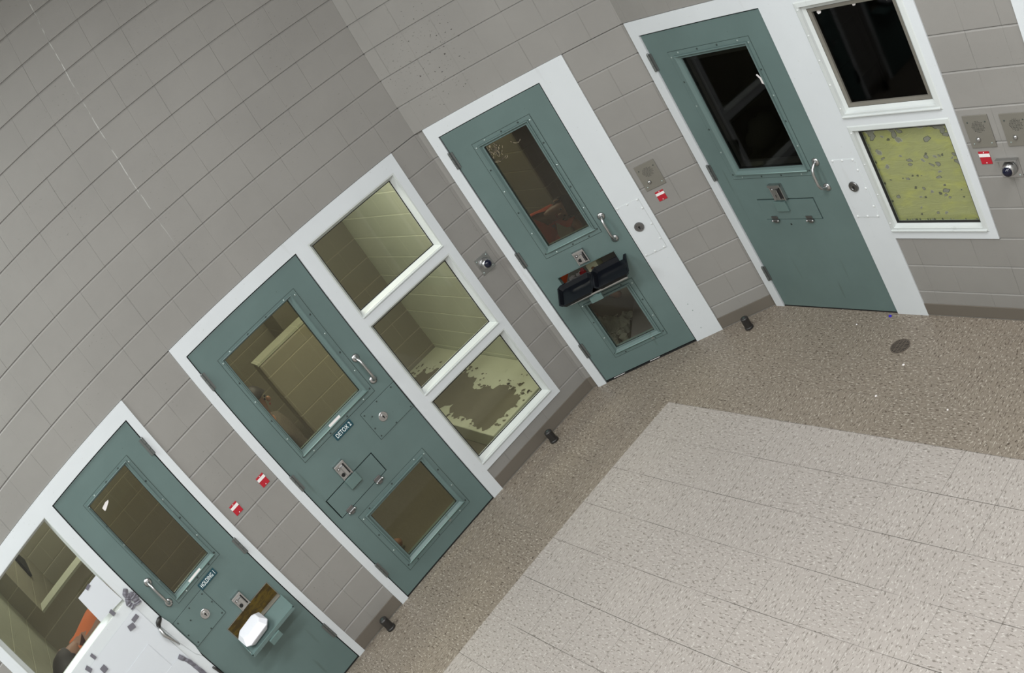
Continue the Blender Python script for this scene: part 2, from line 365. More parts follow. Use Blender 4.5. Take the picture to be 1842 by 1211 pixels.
# ------------------------------------------------------------------ cell interiors behind the walls
def slab(name, x0, x1, y0, y1, z0, z1, m, ax='x', **kw):
    """wall slab; material joints run along x (ax='x') or along y"""
    if ax == 'x': o = single(name, MB().box(x0, x1, y0, y1, z0, z1), m, 'W', (0, 0, 0), kind='structure', **kw)
    else:
        me = MB().box(y0, y1, -x1, -x0, z0, z1).mesh(name, m); o = bpy.data.objects.new(name, me); C.objects.link(o); o.rotation_euler = (0, 0, R(90)); o['kind'] = 'structure'
    return o
CZ = 2.75
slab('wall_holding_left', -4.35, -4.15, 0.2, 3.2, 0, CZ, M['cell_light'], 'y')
slab('wall_holding_stub', -4.15, -4.0, 1.73, 3.05, 0, CZ, M['cell'], 'y')
slab('wall_holding_back', -4.15, -2.3, 3.05, 3.25, 0, CZ, M['cell'])
slab('wall_cell_divider', -2.36, -2.2, 0.2, 3.05, 0, CZ, M['cell'], 'y')
slab('wall_detox_alcove', -2.2, -0.95, 2.95, 3.15, 0, CZ, M['cell'])
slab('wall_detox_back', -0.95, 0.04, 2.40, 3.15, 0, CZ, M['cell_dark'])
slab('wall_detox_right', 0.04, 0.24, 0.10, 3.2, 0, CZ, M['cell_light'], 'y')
slab('trim_privacy_wall', -4.0, -3.3, 1.73, 1.91, 0, 1.34, M['cell'])
slab('trim_privacy_wall_cap', -4.0, -3.3, 1.73, 1.91, 1.34, 1.36, M['cell_light'])  # cap takes the lit colour for light falling on the top
slab('trim_privacy_wall', -1.42, -0.80, 1.72, 1.91, 0, 1.34, M['cell'], bev=0.02)
slab('trim_privacy_wall_cap', -1.42, -0.80, 1.72, 1.91, 1.34, 1.36, M['cell_light'])  # top painted in the lit colour here too
slab('floor_holding', -4.2, -2.3, 0.12, 3.1, -0.06, 0.002, M['rust'])
slab('floor_detox', -2.3, 0.1, 0.12, 3.0, -0.06, 0.002, M['cellfloor'])
slab('ceiling_cells', -4.4, 0.2, 0.12, 3.3, CZ, CZ + 0.1, M['cell'])
# cell behind the middle wall
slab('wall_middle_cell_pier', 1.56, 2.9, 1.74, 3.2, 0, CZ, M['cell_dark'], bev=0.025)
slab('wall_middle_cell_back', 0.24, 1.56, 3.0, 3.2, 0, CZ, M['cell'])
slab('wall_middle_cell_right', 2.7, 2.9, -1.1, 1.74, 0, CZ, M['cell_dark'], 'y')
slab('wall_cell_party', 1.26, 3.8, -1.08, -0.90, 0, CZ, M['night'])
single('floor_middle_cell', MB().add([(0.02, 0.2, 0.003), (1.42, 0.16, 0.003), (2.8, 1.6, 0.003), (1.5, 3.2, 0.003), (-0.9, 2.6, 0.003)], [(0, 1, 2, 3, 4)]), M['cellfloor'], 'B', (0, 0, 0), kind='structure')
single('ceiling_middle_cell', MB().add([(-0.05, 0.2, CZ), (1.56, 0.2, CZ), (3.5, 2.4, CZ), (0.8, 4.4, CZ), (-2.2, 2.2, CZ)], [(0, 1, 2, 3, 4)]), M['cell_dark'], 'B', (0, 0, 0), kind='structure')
# dark cell behind the right wall
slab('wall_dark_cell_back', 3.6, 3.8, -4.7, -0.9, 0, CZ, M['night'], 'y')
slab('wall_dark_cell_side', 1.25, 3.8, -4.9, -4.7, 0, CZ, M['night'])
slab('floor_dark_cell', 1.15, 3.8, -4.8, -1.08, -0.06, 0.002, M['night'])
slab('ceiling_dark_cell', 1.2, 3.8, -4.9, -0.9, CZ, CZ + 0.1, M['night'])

def fill_light(name, loc, power, col, sx=0.5, sy=0.3, rot=(0, 0, 0)): area(name, loc, sx, sy, power, col, rot)
OLV = (1.0, 0.98, 0.86)
fill_light('holding_cell_lamp', (-3.30, 2.35, 2.70), 14, OLV)  # unseen lamp added in the alcove to light its side face
fill_light('holding_cell_lamp', (-3.2, 0.8, 2.70), 6, OLV)  # second unseen lamp added to brighten the holding cell
fill_light('detox_cell_lamp', (-1.55, 2.45, 2.70), 7, OLV)  # unseen lamp added to brighten the top of the low wall
fill_light('detox_cell_lamp', (-0.95, 0.60, 2.70), 27, OLV)  # unseen lamp, placed so the side wall is lit and the back dim
fill_light('middle_cell_lamp', (0.95, 2.30, 2.70), 14, OLV)  # unseen lamp, set back to light the pier's left face only

# sleeping platform with worn paint in the detox cell
t = thing('sleeping_platform', 'low pale painted concrete platform with a worn brown patch inside the detox cell', 'platform', 'W', -0.33, 1.37, 0.0)
part('slab', MB().box(-0.70, 0.04, 0.32, 2.40, 0.003, 0.165), M['platform'], t, bev=0.008)
flake = [(-0.352, 2.215), (-0.249, 2.194), (-0.216, 2.009), (-0.19, 1.8), (-0.186, 1.542), (-0.171, 1.426), (-0.242, 1.214), (-0.295, 1.012), (-0.261, 0.934), (-0.241, 0.799), (-0.215, 0.716), (-0.253, 0.589), (-0.288, 0.45), (-0.334, 0.402), (-0.417, 0.407), (-0.508, 0.392), (-0.584, 0.432), (-0.65, 0.452), (-0.672, 0.521), (-0.65, 0.673), (-0.605, 0.914), (-0.592, 1.084), (-0.583, 1.324), (-0.56, 1.7), (-0.52, 2.0)]
def jag(poly, it, amp):
    for k in range(it):
        out = []
        for i, p in enumerate(poly):
            q = poly[(i + 1) % len(poly)]; dx, dy = q[0] - p[0], q[1] - p[1]; r = random.uniform(-amp, amp)
            out += [p, ((p[0] + q[0]) / 2 - dy * r, (p[1] + q[1]) / 2 + dx * r)]
        poly = out
    return poly
mb = MB(); pj = [(clampf(x, -0.695, 0.035), clampf(y, 0.325, 2.39)) for x, y in jag(flake, 3, 0.33)]
mb.add([(x, y, 0.1665) for x, y in pj], [tuple(range(len(pj)))])
for i in range(170):
    k = random.randrange(len(flake)); x, y = flake[k]; cx_, cy_ = -0.42, 1.2
    s_ = random.uniform(1.02, 1.30); x = cx_ + (x - cx_) * s_ + random.gauss(0, 0.03); y = cy_ + (y - cy_) * (1 + (s_ - 1) * 0.4) + random.gauss(0, 0.06)
    if not (-0.68 < x < 0.0 and 0.34 < y < 2.38): continue
    r = random.uniform(0.004, 0.02); a0 = random.random() * 6
    mb.add([(x + r * random.uniform(0.4, 1.2) * math.cos(a0 + a), y + 1.6 * r * random.uniform(0.4, 1.2) * math.sin(a0 + a), 0.1668) for a in (0, 1.05, 2.1, 3.1, 4.2, 5.2)], [(0, 1, 2, 3, 4, 5)])
part('worn_patch', mb, M['worn'], t, label='bare brown patch where the paint has peeled')

# ------------------------------------------------------------------ frames, doors, windows
FY = -0.008   # frame face
def screw(parent, u, z, y, m='screw_d', r=0.0064):
    mb = MB().lathe((u, y, z), (0, -1, 0), [(r, 0), (r * 0.9, r * 0.35), (r * 0.45, r * 0.6)], 8)
    return part('screw', mb, M[m], parent)
def door_root(n, label, pl, u):
    return thing('door_%d' % n, label, 'door', pl, u, 0.0, 0.0, kind='structure')
def gl_pane(root, rect, y, m, name='glass_pane'):
    u0, u1, z0, z1 = rect
    return part(name, MB().box(u0 - 0.012, u1 + 0.012, y, y + 0.006, z0 - 0.012, z1 + 0.012), M[m], root)
def trim(root, outer, gl, name, worn=False, nscrew=(3, 5)):
    """riveted flange and sloping glazing stop round a door light"""
    o = MB(); u0, u1, z0, z1 = outer; g0, g1, h0, h1 = gl
    def rect4(r, y): return [(r[0], y, r[2]), (r[1], y, r[2]), (r[1], y, r[3]), (r[0], y, r[3])]
    def lerp(t_): return tuple(a + (b - a) * t_ for a, b in zip(outer, gl))
    rs = [rect4(lerp(0), -0.001), rect4(lerp(0.02), -0.004), rect4(lerp(0.50), -0.004), rect4(lerp(0.52), -0.015), rect4(lerp(0.62), -0.016), rect4(lerp(1.0), 0.012)]
    n = len(rs); vs = [p for r in rs for p in r]; fs = [(a * 4 + j, a * 4 + (j + 1) % 4, (a + 1) * 4 + (j + 1) % 4, (a + 1) * 4 + j) for a in range(n - 1) for j in range(4)]
    o.add(vs, fs)
    tr = part(name, o, M['green'], root)
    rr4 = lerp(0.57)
    part('bottom_bead', MB().tube([(rr4[0] - 0.006, -0.017, rr4[2]), (rr4[1] + 0.006, -0.017, rr4[2])], 0.0036, 8), M['bead'], tr, smooth=True)  # paler bead added as the highlight along the bottom of the stop
    if worn:
        b = lerp(0.15)
        part('worn_bottom_strip', MB().box(u0 + 0.03, u1 - 0.03, -0.0062, -0.003, z0 + 0.012, z0 + 0.044), M['green_worn'], tr, label='scuffed metal strip under the lower light')
    part('flange_edge', MB().wring((u0 - 0.0025, u1 + 0.0025, z0 - 0.0025, z1 + 0.0025), [(0, -0.0012), (0.0035, -0.0012), (0.0035, 0.0), (0, 0.0)]), M['screw_d'], tr)
    part('stop_seam', MB().wring(lerp(0.485), [(0, -0.0045), (0.003, -0.0045), (0.003, -0.004), (0, -0.004)]), M['screw_d'], tr)
    # black bead painted in as the shadow where the stop meets the glass
    part('gasket', MB().wring((g0 - 0.002, g1 + 0.002, h0 - 0.002, h1 + 0.002), [(0, 0.009), (0.005, 0.009), (0.005, 0.014), (0, 0.014)]), M['black'], tr)
    i_ = 0.012
    nu, nz = nscrew
    for k in range(nu):
        u = u0 + 0.09 + (u1 - u0 - 0.18) * k / max(1, nu - 1) if nu > 1 else (u0 + u1) / 2
        for z in (z1 - i_, z0 + i_): screw(tr, u, z, -0.004, 'screw_l' if (k + nz) % 3 == 0 else 'screw_d')
    for k in range(nz):
        z = z0 + 0.035 + (z1 - z0 - 0.07) * k / (nz - 1)
        for u in (u0 + i_ + 0.003, u1 - i_ - 0.003): screw(tr, u, z, -0.004, 'screw_l' if k % 2 else 'screw_d')
    return tr
def hinges(root, u, zs, side):
    for z in zs:
        mb = MB()
        for k in range(3): mb.cyl((u, -0.012, z - 0.058 + k * 0.039), (0, 0, 1), 0.0085, 0.037, 10)
        mb.lathe((u, -0.012, z + 0.059), (0, 0, 1), [(0.0085, 0), (0.006, 0.006), (0.002, 0.008)], 10)
        mb.box(u - 0.004 if side > 0 else u - 0.022, u + 0.022 if side > 0 else u + 0.004, -0.006, 0.003, z - 0.058, z + 0.058)
        part('hinge', mb, M['hinge'], root, smooth=False)
def pull(root, u, z1, z0, name='pull_handle', r=0.0095, reach=0.05, m='chrome'):
    mb = MB()
    for z in (z0, z1): mb.lathe((u, 0.0, z), (0, -1, 0), [(0.027, 0), (0.027, 0.004), (0.020, 0.009), (0.012, 0.012)], 20)
    pts = [(u, -0.006, z1), (u, -0.022, z1 - 0.004), (u, -reach * 0.8, z1 - 0.022), (u, -reach, z1 - 0.05), (u, -reach, (z0 + z1) / 2), (u, -reach, z0 + 0.05), (u, -reach * 0.8, z0 + 0.022), (u, -0.022, z0 + 0.004), (u, -0.006, z0)]
    mb.tube(pts, [0.013, 0.011, r, r, r, r, r, 0.011, 0.013], 12)
    h = part(name, mb, M[m], root, smooth=True)
    for z in (z0, z1):
        screw(h, u + 0.014, z + (0.010 if z == z1 else -0.012), -0.0085, 'screw_d', 0.004)
    return h
def lockplate(root, rect, cyl_, m='green', scr='screw_d', pts=None, cylm='chrome', r=0.032, big=False):
    u0, u1, z0, z1 = rect
    p = part('lock_plate', MB().box(u0, u1, FY - 0.003 if big else -0.004, 0.0, z0, z1), M[m], root, bev=0.0012)
    y = FY - 0.003 if big else -0.004
    part('gap_line', MB().wring((u0 - 0.002, u1 + 0.002, z0 - 0.002, z1 + 0.002), [(0, y + 0.002), (0.003, y + 0.002), (0.003, y + 0.0035), (0, y + 0.0035)]), M['black' if not big else 'white_stop'], p)
    for (u, z) in pts: screw(p, u, z, y, scr, 0.0078 if big else 0.0056)
    cu, cz = cyl_
    k = part('lock_cylinder', MB().lathe((cu, y, cz), (0, -1, 0), [(r, 0), (r, 0.004), (r * 0.92, 0.009 if big else 0.006), (r * 0.55, 0.009 if big else 0.006), (r * 0.5, 0.007)], 28), M[cylm], root)
    part('keyhole', MB().lathe((cu, y - (0.0085 if big else 0.0065), cz), (0, -1, 0), [(r * 0.22, 0), (r * 0.2, 0.001)], 12).box(cu - r * 0.1, cu + r * 0.1, y - (0.0098 if big else 0.0078), y - 0.006, cz - r * 0.45, cz), M['black'], k)
    for s_ in (-1, 1): screw(k, cu + s_ * r * 0.45, cz - s_ * r * 0.5, y - (0.0088 if big else 0.006), 'screw_d', 0.003)
def food_latch(root, u0, u1, z0, z1):
    w_ = u1 - u0; h_ = z1 - z0; cu = (u0 + u1) / 2
    mb = MB().box(u0, u1, -0.014, 0.0, z0, z1).box(u0, u1, -0.030, -0.012, z1 - 0.018, z1).box(u0, u0 + 0.008, -0.022, -0.012, z0, z1).box(u1 - 0.008, u1, -0.026, -0.012, z0, z1)
    l_ = part('slot_latch', mb, M['chrome'], root, bev=0.002)
    part('bolt_bar', MB().box(cu - 0.004, cu + 0.018, -0.034, -0.013, z0 + 0.012, z1 - 0.032), M['chrome'], l_, bev=0.002)
    part('bolt_recess', MB().box(cu + 0.020, u1 - 0.010, -0.0155, -0.013, z0 + 0.01, z1 - 0.024), M['black'], l_)
    part('keyhole', MB().lathe((cu - 0.018, -0.014, z0 + 0.03), (0, -1, 0), [(0.013, 0), (0.013, 0.002)], 14), M['black'], l_)
    part('knob', MB().lathe((u0 + 0.02, -0.014, z1 - 0.036), (0, -1, 0), [(0.009, 0), (0.009, 0.006), (0.005, 0.010)], 12), M['chrome'], l_, smooth=True)
def flap_hinge(root, u, z):
    mb = MB().cyl((u - 0.026, -0.008, z), (1, 0, 0), 0.009, 0.052, 10).box(u - 0.03, u + 0.022, -0.006, 0.0, z, z + 0.03).box(u - 0.016, u + 0.012, -0.012, 0.0, z - 0.02, z)
    h = part('flap_hinge', mb, M['chrome_dark'], root, bev=0.002)
    for s_ in (-1, 1): part('hinge_pin', MB().lathe((u + s_ * 0.024, -0.018, z), (0, -1, 0), [(0.008, -0.01), (0.008, 0.0), (0.003, 0.004)], 10), M['chrome'], h, smooth=True)
def text_mesh(body, size, width):
    cu = bpy.data.curves.new('txt', 'FONT'); cu.body = body; cu.size = size; cu.extrude = 0.0004; cu.align_x = 'CENTER'; cu.align_y = 'CENTER'; cu.space_character = 1.05; cu.offset = 0.0006
    o = bpy.data.objects.new('txt', cu); C.objects.link(o); bpy.context.view_layer.update()
    dg = bpy.context.evaluated_depsgraph_get(); me = bpy.data.meshes.new_from_object(o.evaluated_get(dg)); bpy.data.objects.remove(o)
    xs = [v.co.x for v in me.vertices]; k = width / (max(xs) - min(xs)); cx_ = (max(xs) + min(xs)) / 2; ys = [v.co.y for v in me.vertices]; cy_ = (max(ys) + min(ys)) / 2
    for v in me.vertices: v.co = Vector(((v.co.x - cx_) * k, -v.co.z, v.co.y - cy_))
    return me
def name_sign(body, pl, u0, u1, z0, z1, label):
    cu = (u0 + u1) / 2; cz = (z0 + z1) / 2
    t = thing('door_sign', label, 'sign', pl, cu, -0.003, z0)
    part('sign_plate', MB().box(u0, u1, -0.007, -0.0045, z0, z1), M['sign'], t, bev=0.0008)
    me = text_mesh(body, (z1 - z0) * 0.82, (u1 - u0) * 0.84); me.materials.clear(); me.materials.append(M['letters'])
    o = bpy.data.objects.new('lettering', me); C.objects.link(o); o.parent = t; o.location = (0, -0.0045, cz - z0)
def flap_gap(root, rect, y=0.001):
    pass

# --- door 2 : detox cell door in the middle of the left wall
LY0, LY1 = 0.0, 0.045
d2 = door_root(2, 'green steel cell door signed DETOX 2, with a large upper window and a closed food flap', 'A', -1.52)
G2, G2b = (-1.806, -1.284, 1.229, 1.958), (-1.767, -1.282, 0.193, 0.593)
FL2 = (-1.914, -1.490, 0.724, 0.886)
part('leaf', MB().plate(-1.967, -1.082, 0.010, 2.130, LY0, LY1, [G2, G2b, FL2]), M['green'], d2, bev=0.001)
part('frame', MB().plate(-2.032, -0.987, 0.0, 2.235, FY, 0.12, [(-1.974, -1.075, -0.01, 2.138)]), M['white'], d2)
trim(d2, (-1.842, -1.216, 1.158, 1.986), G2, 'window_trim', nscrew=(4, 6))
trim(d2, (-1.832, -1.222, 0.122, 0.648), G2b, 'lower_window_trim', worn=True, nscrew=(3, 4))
gl_pane(d2, G2, 0.012, 'glass_olive'); gl_pane(d2, G2b, 0.012, 'glass_olive', 'lower_glass_pane')
hinges(d2, -1.972, (1.94, 1.106, 0.282), 1)
pull(d2, -1.176, 1.400, 1.218)
lockplate(d2, (-1.385, -1.084, 0.897, 1.112), (-1.280, 0.998), pts=[(-1.37, 1.09), (-1.25, 1.10), (-1.12, 1.10), (-1.37, 0.98), (-1.37, 0.915), (-1.24, 0.905), (-1.10, 0.91), (-1.335, 1.05)])
food_latch(d2, -1.740, -1.662, 0.893, 1.006)
f = part('food_flap', MB().box(FL2[0] + 0.007, FL2[1] - 0.006, -0.001, 0.03, FL2[2] + 0.005, FL2[3] - 0.007), M['green'], d2, bev=0.001)
part('strike_cover', MB().box(-1.742, -1.648, -0.024, -0.001, 0.814, 0.888), M['green_worn'], f, bev=0.004)
part('slot_backing', MB().box(FL2[0], FL2[1], 0.036, 0.044, FL2[2], FL2[3]), M['black'], d2)
flap_hinge(d2, -1.571, 0.716); flap_hinge(d2, -1.832, 0.716)
part('label_strip', MB().box(-1.583, -1.490, -0.0175, -0.0155, 1.203, 1.219), M['stripe'], d2, label='small white label strip under the upper window')
part('door_seal', MB().wring((-1.99, -1.06, 0.0, 2.155), [(0, 0.010), (0.03, 0.010), (0.03, 0.016), (0, 0.016)]), M['black'], d2)  # black backing added to keep the gap round the leaf dark
part('threshold', MB().box(-1.972, -1.077, -0.001, 0.12, 0.0, 0.008), M['black'], d2)
name_sign('DETOX 2', 'A', -1.602, -1.455, 1.102, 1.151, 'small dark teal door sign lettered DETOX 2')
# --- window 2
w2 = thing('window_2', 'white framed three pane window right of the DETOX 2 door', 'window', 'A', -0.6, 0, 0.187, kind='structure')
P2 = [(-0.993, -0.266, 1.552, 2.130), (-0.993, -0.264, 0.893, 1.490), (-0.993, -0.258, 0.246, 0.838)]
part('frame', MB().plate(-0.987, -0.205, 0.187, 2.235, FY, 0.12, [(-0.994, p[1], p[2], p[3]) for p in P2]), M['white'], w2)
for q in P2:
    q2 = (q[0] + 0.006, q[1], q[2], q[3])
    part('glazing_stop', MB().wring(q2, [(-0.004, FY), (0.010, FY + 0.001), (0.014, 0.006), (0.034, 0.040), (0.034, 0.058), (-0.004, 0.058)]), M['white_stop'], w2)
    st = part('sill_ledge', MB().box(q2[0] + 0.004, q2[1] - 0.004, -0.016, 0.02, q2[2] - 0.004, q2[2] + 0.006), M['white_stop'], w2, bev=0.003)
    g = (q2[0] + 0.034, q2[1] - 0.034, q2[2] + 0.034, q2[3] - 0.034)
    part('gasket', MB().wring(g, [(-0.001, 0.038), (0.004, 0.039), (0.004, 0.044), (-0.001, 0.044)]), M['black'], w2)
    gl_pane(w2, g, 0.044, 'glass')
# --- door 1
d1 = door_root(1, 'green steel cell door signed HOLDING 1, with a narrow window and an open food flap', 'A', -2.82)
G1 = (-2.990, -2.662, 1.230, 1.965); S1 = (-2.926, -2.536, 0.700, 0.829)
part('leaf', MB().plate(-3.150, -2.490, 0.010, 2.130, LY0, LY1, [G1, S1]), M['green'], d1, bev=0.001)
part('frame', MB().plate(-3.237, -2.430, 0.0, 2.235, FY, 0.12, [(-3.157, -2.483, -0.01, 2.138)]), M['white'], d1)
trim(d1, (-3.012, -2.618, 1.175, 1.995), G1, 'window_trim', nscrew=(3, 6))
gl_pane(d1, G1, 0.012, 'glass_olive')
hinges(d1, -2.484, (1.94, 1.113, 0.290), -1)
pull(d1, -3.053, 1.405, 1.226)
lockplate(d1, (-3.134, -2.852, 0.907, 1.121), (-2.947, 1.005), pts=[(-2.87, 1.10), (-2.99, 1.105), (-3.11, 1.10), (-3.12, 1.0), (-3.11, 0.925), (-2.99, 0.915), (-2.87, 0.925), (-2.862, 1.02), (-3.04, 1.05)])
food_latch(d1, -2.772, -2.696, 0.831, 0.937)
part('slot_liner', MB().wring(S1, [(0, -0.003), (0.004, -0.003), (0.004, 0.05), (0, 0.05)]), M['plate'], d1)
part('label_strip', MB().box(-2.871, -2.764, -0.0175, -0.0155, 1.207, 1.222), M['stripe'], d1, label='small white label strip under the window')
part('door_seal', MB().wring((-3.17, -2.47, 0.0, 2.155), [(0, 0.010), (0.03, 0.010), (0.03, 0.016), (0, 0.016)]), M['black'], d1)  # black ring darkening the leaf gap
part('threshold', MB().box(-3.155, -2.485, -0.001, 0.12, 0.0, 0.008), M['black'], d1)
def open_flap(root, u0, u1, z, length, tilt, m='green', catch=0.5):
    ct, st_ = math.cos(tilt), math.sin(tilt)
    def P(u, d, h): return (u, -0.004 - d * ct + h * st_ * 0, z - d * st_ + h)
    def slabv(a, b, d0, d1, h0, h1): return [P(a, d0, h0), P(b, d0, h0), P(b, d1, h0), P(a, d1, h0), P(a, d0, h1), P(b, d0, h1), P(b, d1, h1), P(a, d1, h1)]
    fs = [(0, 3, 2, 1), (4, 5, 6, 7), (0, 1, 5, 4), (1, 2, 6, 5), (2, 3, 7, 6), (3, 0, 4, 7)]
    f = part('food_flap', MB().add(slabv(u0, u1, 0, length, -0.018 if m == 'green' else -0.008, 0.0), fs), M[m], root, bev=0.003)
    mb = MB()
    for a, b, d0, d1 in ((u0, u1, length - 0.008, length), (u0, u0 + 0.008, 0, length), (u1 - 0.008, u1, 0, length)): mb.add(slabv(a, b, d0, d1, -0.001, 0.006), fs)
    part('flap_lip', mb, M['green_worn' if m == 'green' else m], f)
    cu = u0 + (u1 - u0) * catch
    part('flap_catch', MB().add(slabv(cu - 0.045, cu + 0.045, length - 0.005, length + 0.012, -0.055, -0.02), fs).add(slabv(cu - 0.02, cu + 0.02, length - 0.03, length, -0.03, -0.015), fs), M['green_worn'], f)
open_flap(d1, -2.932, -2.530, 0.700, 0.158, 0.28, catch=0.46)
name_sign('HOLDING 1', 'A', -2.852, -2.706, 1.110, 1.156, 'small dark teal door sign lettered HOLDING 1')
# --- window 1
w1 = thing('window_1', 'white framed window left of the HOLDING 1 door, lower pane papered over', 'window', 'A', -3.65, 0, 0.19, kind='structure')
P1 = [(-4.022, -3.237, 1.440, 2.132), (-4.022, -3.222, 0.78, 1.372), (-4.022, -3.222, 0.25, 0.72)]
part('frame', MB().plate(-4.09, -3.237, 0.0, 2.235, FY, 0.12, [(p[0], -3.236, p[2], p[3]) for p in P1]), M['white'], w1)
for i, q in enumerate(P1):
    q2 = (q[0], -3.237, q[2], q[3])
    part('glazing_stop', MB().wring(q2, [(-0.004, FY), (0.004, FY + 0.001), (0.008, 0.006), (0.024, 0.040), (0.024, 0.058), (-0.004, 0.058)]), M['white_stop'], w1)
    g = (q2[0] + 0.024, q2[1] - 0.018, q2[2] + 0.024, q2[3] - 0.024)
    gl_pane(w1, g, 0.044, 'glass')
# --- door 3
d3 = door_root(3, 'green steel cell door with narrow upper window, open food flap and small lower window', 'B', 0.5)
G3, G3b = (0.350, 0.665, 1.143, 1.945), (0.346, 0.658, 0.227, 0.627); S3 = (0.276, 0.722, 0.818, 0.912)
part('leaf', MB().plate(0.137, 0.873, 0.018, 2.138, LY0, LY1, [G3, G3b, S3]), M['green'], d3, bev=0.001)
part('frame', MB().plate(0.062, 1.088, 0.0, 2.236, FY, 0.12, [(0.130, 0.880, -0.01, 2.145)]), M['white'], d3)
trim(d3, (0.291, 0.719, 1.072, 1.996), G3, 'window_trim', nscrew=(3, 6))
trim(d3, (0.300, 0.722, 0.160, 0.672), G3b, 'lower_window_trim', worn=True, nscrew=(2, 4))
gp = gl_pane(d3, G3, 0.012, 'glass_olive')
mb = MB()
for k in range(130):
    cu, cz, rr_ = ((0.405, 1.885, 0.055), (0.405, 1.875, 0.07), (0.555, 1.90, 0.035))[0 if k < 90 else (1 if k < 112 else 2)]
    if k < 90: u, z = cu + random.gauss(0, 0.022), cz + random.gauss(0, 0.022); a = random.uniform(0.9, 1.9)
    else:
        b_ = random.uniform(3.4, 5.6); u, z = cu + rr_ * random.uniform(.8, 1.1) * math.cos(b_), cz + rr_ * random.uniform(.8, 1.1) * math.sin(b_); a = b_ + 1.57
    u = clampf(u, 0.362, 0.65); z = clampf(z, 1.16, 1.93)
    l_ = random.uniform(0.004, 0.011); w_ = 0.0011; du, dz = l_ * math.cos(a), l_ * math.sin(a); nu_, nz_ = -w_ * math.sin(a), w_ * math.cos(a)
    mb.add([(u - du - nu_, 0.0112, z - dz - nz_), (u + du - nu_, 0.0112, z + dz - nz_), (u + du + nu_, 0.0112, z + dz + nz_), (u - du + nu_, 0.0112, z - dz + nz_)], [(0, 1, 2, 3)], k % 2)
part('scratches', mb, [mat('scratch_tan', (0.30, 0.25, 0.17), 0.6), mat('scratch_dark', (0.03, 0.025, 0.02), 0.6)], gp, label='scribbled scratches at the top of the pane')
gl_pane(d3, G3b, 0.012, 'glass', 'lower_glass_pane')
hinges(d3, 0.130, (1.96, 1.145, 0.32), 1)
pull(d3, 0.773, 1.172, 0.988)
lockplate(d3, (0.890, 1.052, 0.772, 1.176), (0.960, 0.990), m='white', scr='screw_w', cylm='chrome_dark', r=0.034, big=True,
          pts=[(0.897, 1.170), (0.968, 1.168), (1.043, 1.168), (1.045, 1.10), (1.044, 0.973), (1.044, 0.851), (1.036, 0.782), (0.968, 0.782), (0.899, 0.782)])
for u, z in ((0.966, 0.307), (0.972, 0.246), (0.957, 0.090)): screw(d3, u, z, FY, 'screw_l', 0.004)
food_latch(d3, 0.464, 0.548, 0.928, 1.032)
part('slot_liner', MB().wring(S3, [(0, -0.003), (0.004, -0.003), (0.004, 0.05), (0, 0.05)]), M['green_worn'], d3)
open_flap(d3, 0.300, 0.748, 0.812, 0.168, 0.30, m='chrome', catch=0.42)
part('door_seal', MB().wring((0.115, 0.895, 0.0, 2.16), [(0, 0.010), (0.03, 0.010), (0.03, 0.016), (0, 0.016)]), M['black'], d3)  # black ring added behind the leaf gap as its shade
part('threshold', MB().box(0.132, 0.878, -0.001, 0.12, 0.0, 0.010), M['black'], d3)
for a, b in ((0.20, 0.29), (0.50, 0.58)): part('floor_sweep_chip', MB().box(a, b, -0.003, 0.0, 0.010, 0.013), M['stripe'], d3)
# --- door 4
d4 = door_root(4, 'wide green steel cell door with a large dark window and closed food flap', 'C', 0.6)
G4 = (0.348, 0.898, 1.143, 1.938); FL4 = (0.369, 0.858, 0.752, 0.914)
part('leaf', MB().plate(0.103, 1.108, 0.010, 2.130, LY0, LY1, [G4, FL4]), M['green'], d4, bev=0.001)
part('frame', MB().plate(0.021, 1.358, 0.0, 2.235, FY, 0.12, [(0.096, 1.115, -0.01, 2.138)]), M['white'], d4)
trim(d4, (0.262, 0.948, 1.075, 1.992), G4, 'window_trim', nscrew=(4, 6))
gl_pane(d4, G4, 0.012, 'glass_dark')
part('inner_glazing_frame', MB().wring((0.352, 0.90, 1.147, 1.936), [(0, 0.030), (0.030, 0.030), (0.030, 0.06), (0, 0.06)]), M['white'], d4)
hinges(d4, 0.094, (1.95, 1.135, 0.30), 1)
pull(d4, 1.008, 1.163, 0.986, reach=0.062)
lockplate(d4, (1.142, 1.312, 0.770, 1.174), (1.222, 0.988), m='white', scr='screw_w', cylm='chrome_dark', r=0.034, big=True,
          pts=[(1.149, 1.167), (1.221, 1.167), (1.298, 1.167), (1.304, 1.098), (1.304, 0.973), (1.304, 0.847), (1.302, 0.777), (1.225, 0.777), (1.150, 0.777)])
food_latch(d4, 0.548, 0.650, 0.912, 1.030)
f = part('food_flap', MB().box(FL4[0] + 0.001, FL4[1] - 0.009, -0.001, 0.03, FL4[2] + 0.005, FL4[3] - 0.010), M['green'], d4, bev=0.001)
part('strike_plate', MB().box(0.518, 0.618, -0.016, -0.001, 0.824, 0.897), M['green_worn'], f, bev=0.003)
part('slot_backing', MB().box(FL4[0], FL4[1], 0.036, 0.044, FL4[2], FL4[3]), M['black'], d4)
flap_hinge(d4, 0.455, 0.752); flap_hinge(d4, 0.752, 0.750)
part('bolt_hole', MB().cyl((0.565, -0.0005, 0.715), (0, -1, 0), 0.007, 0.001, 10), M['black'], d4)
part('door_seal', MB().wring((0.08, 1.13, 0.0, 2.155), [(0, 0.010), (0.03, 0.010), (0.03, 0.016), (0, 0.016)]), M['black'], d4)  # black backing that makes the leaf gap read dark
part('threshold', MB().box(0.098, 1.113, -0.001, 0.12, 0.0, 0.008), M['black'], d4)
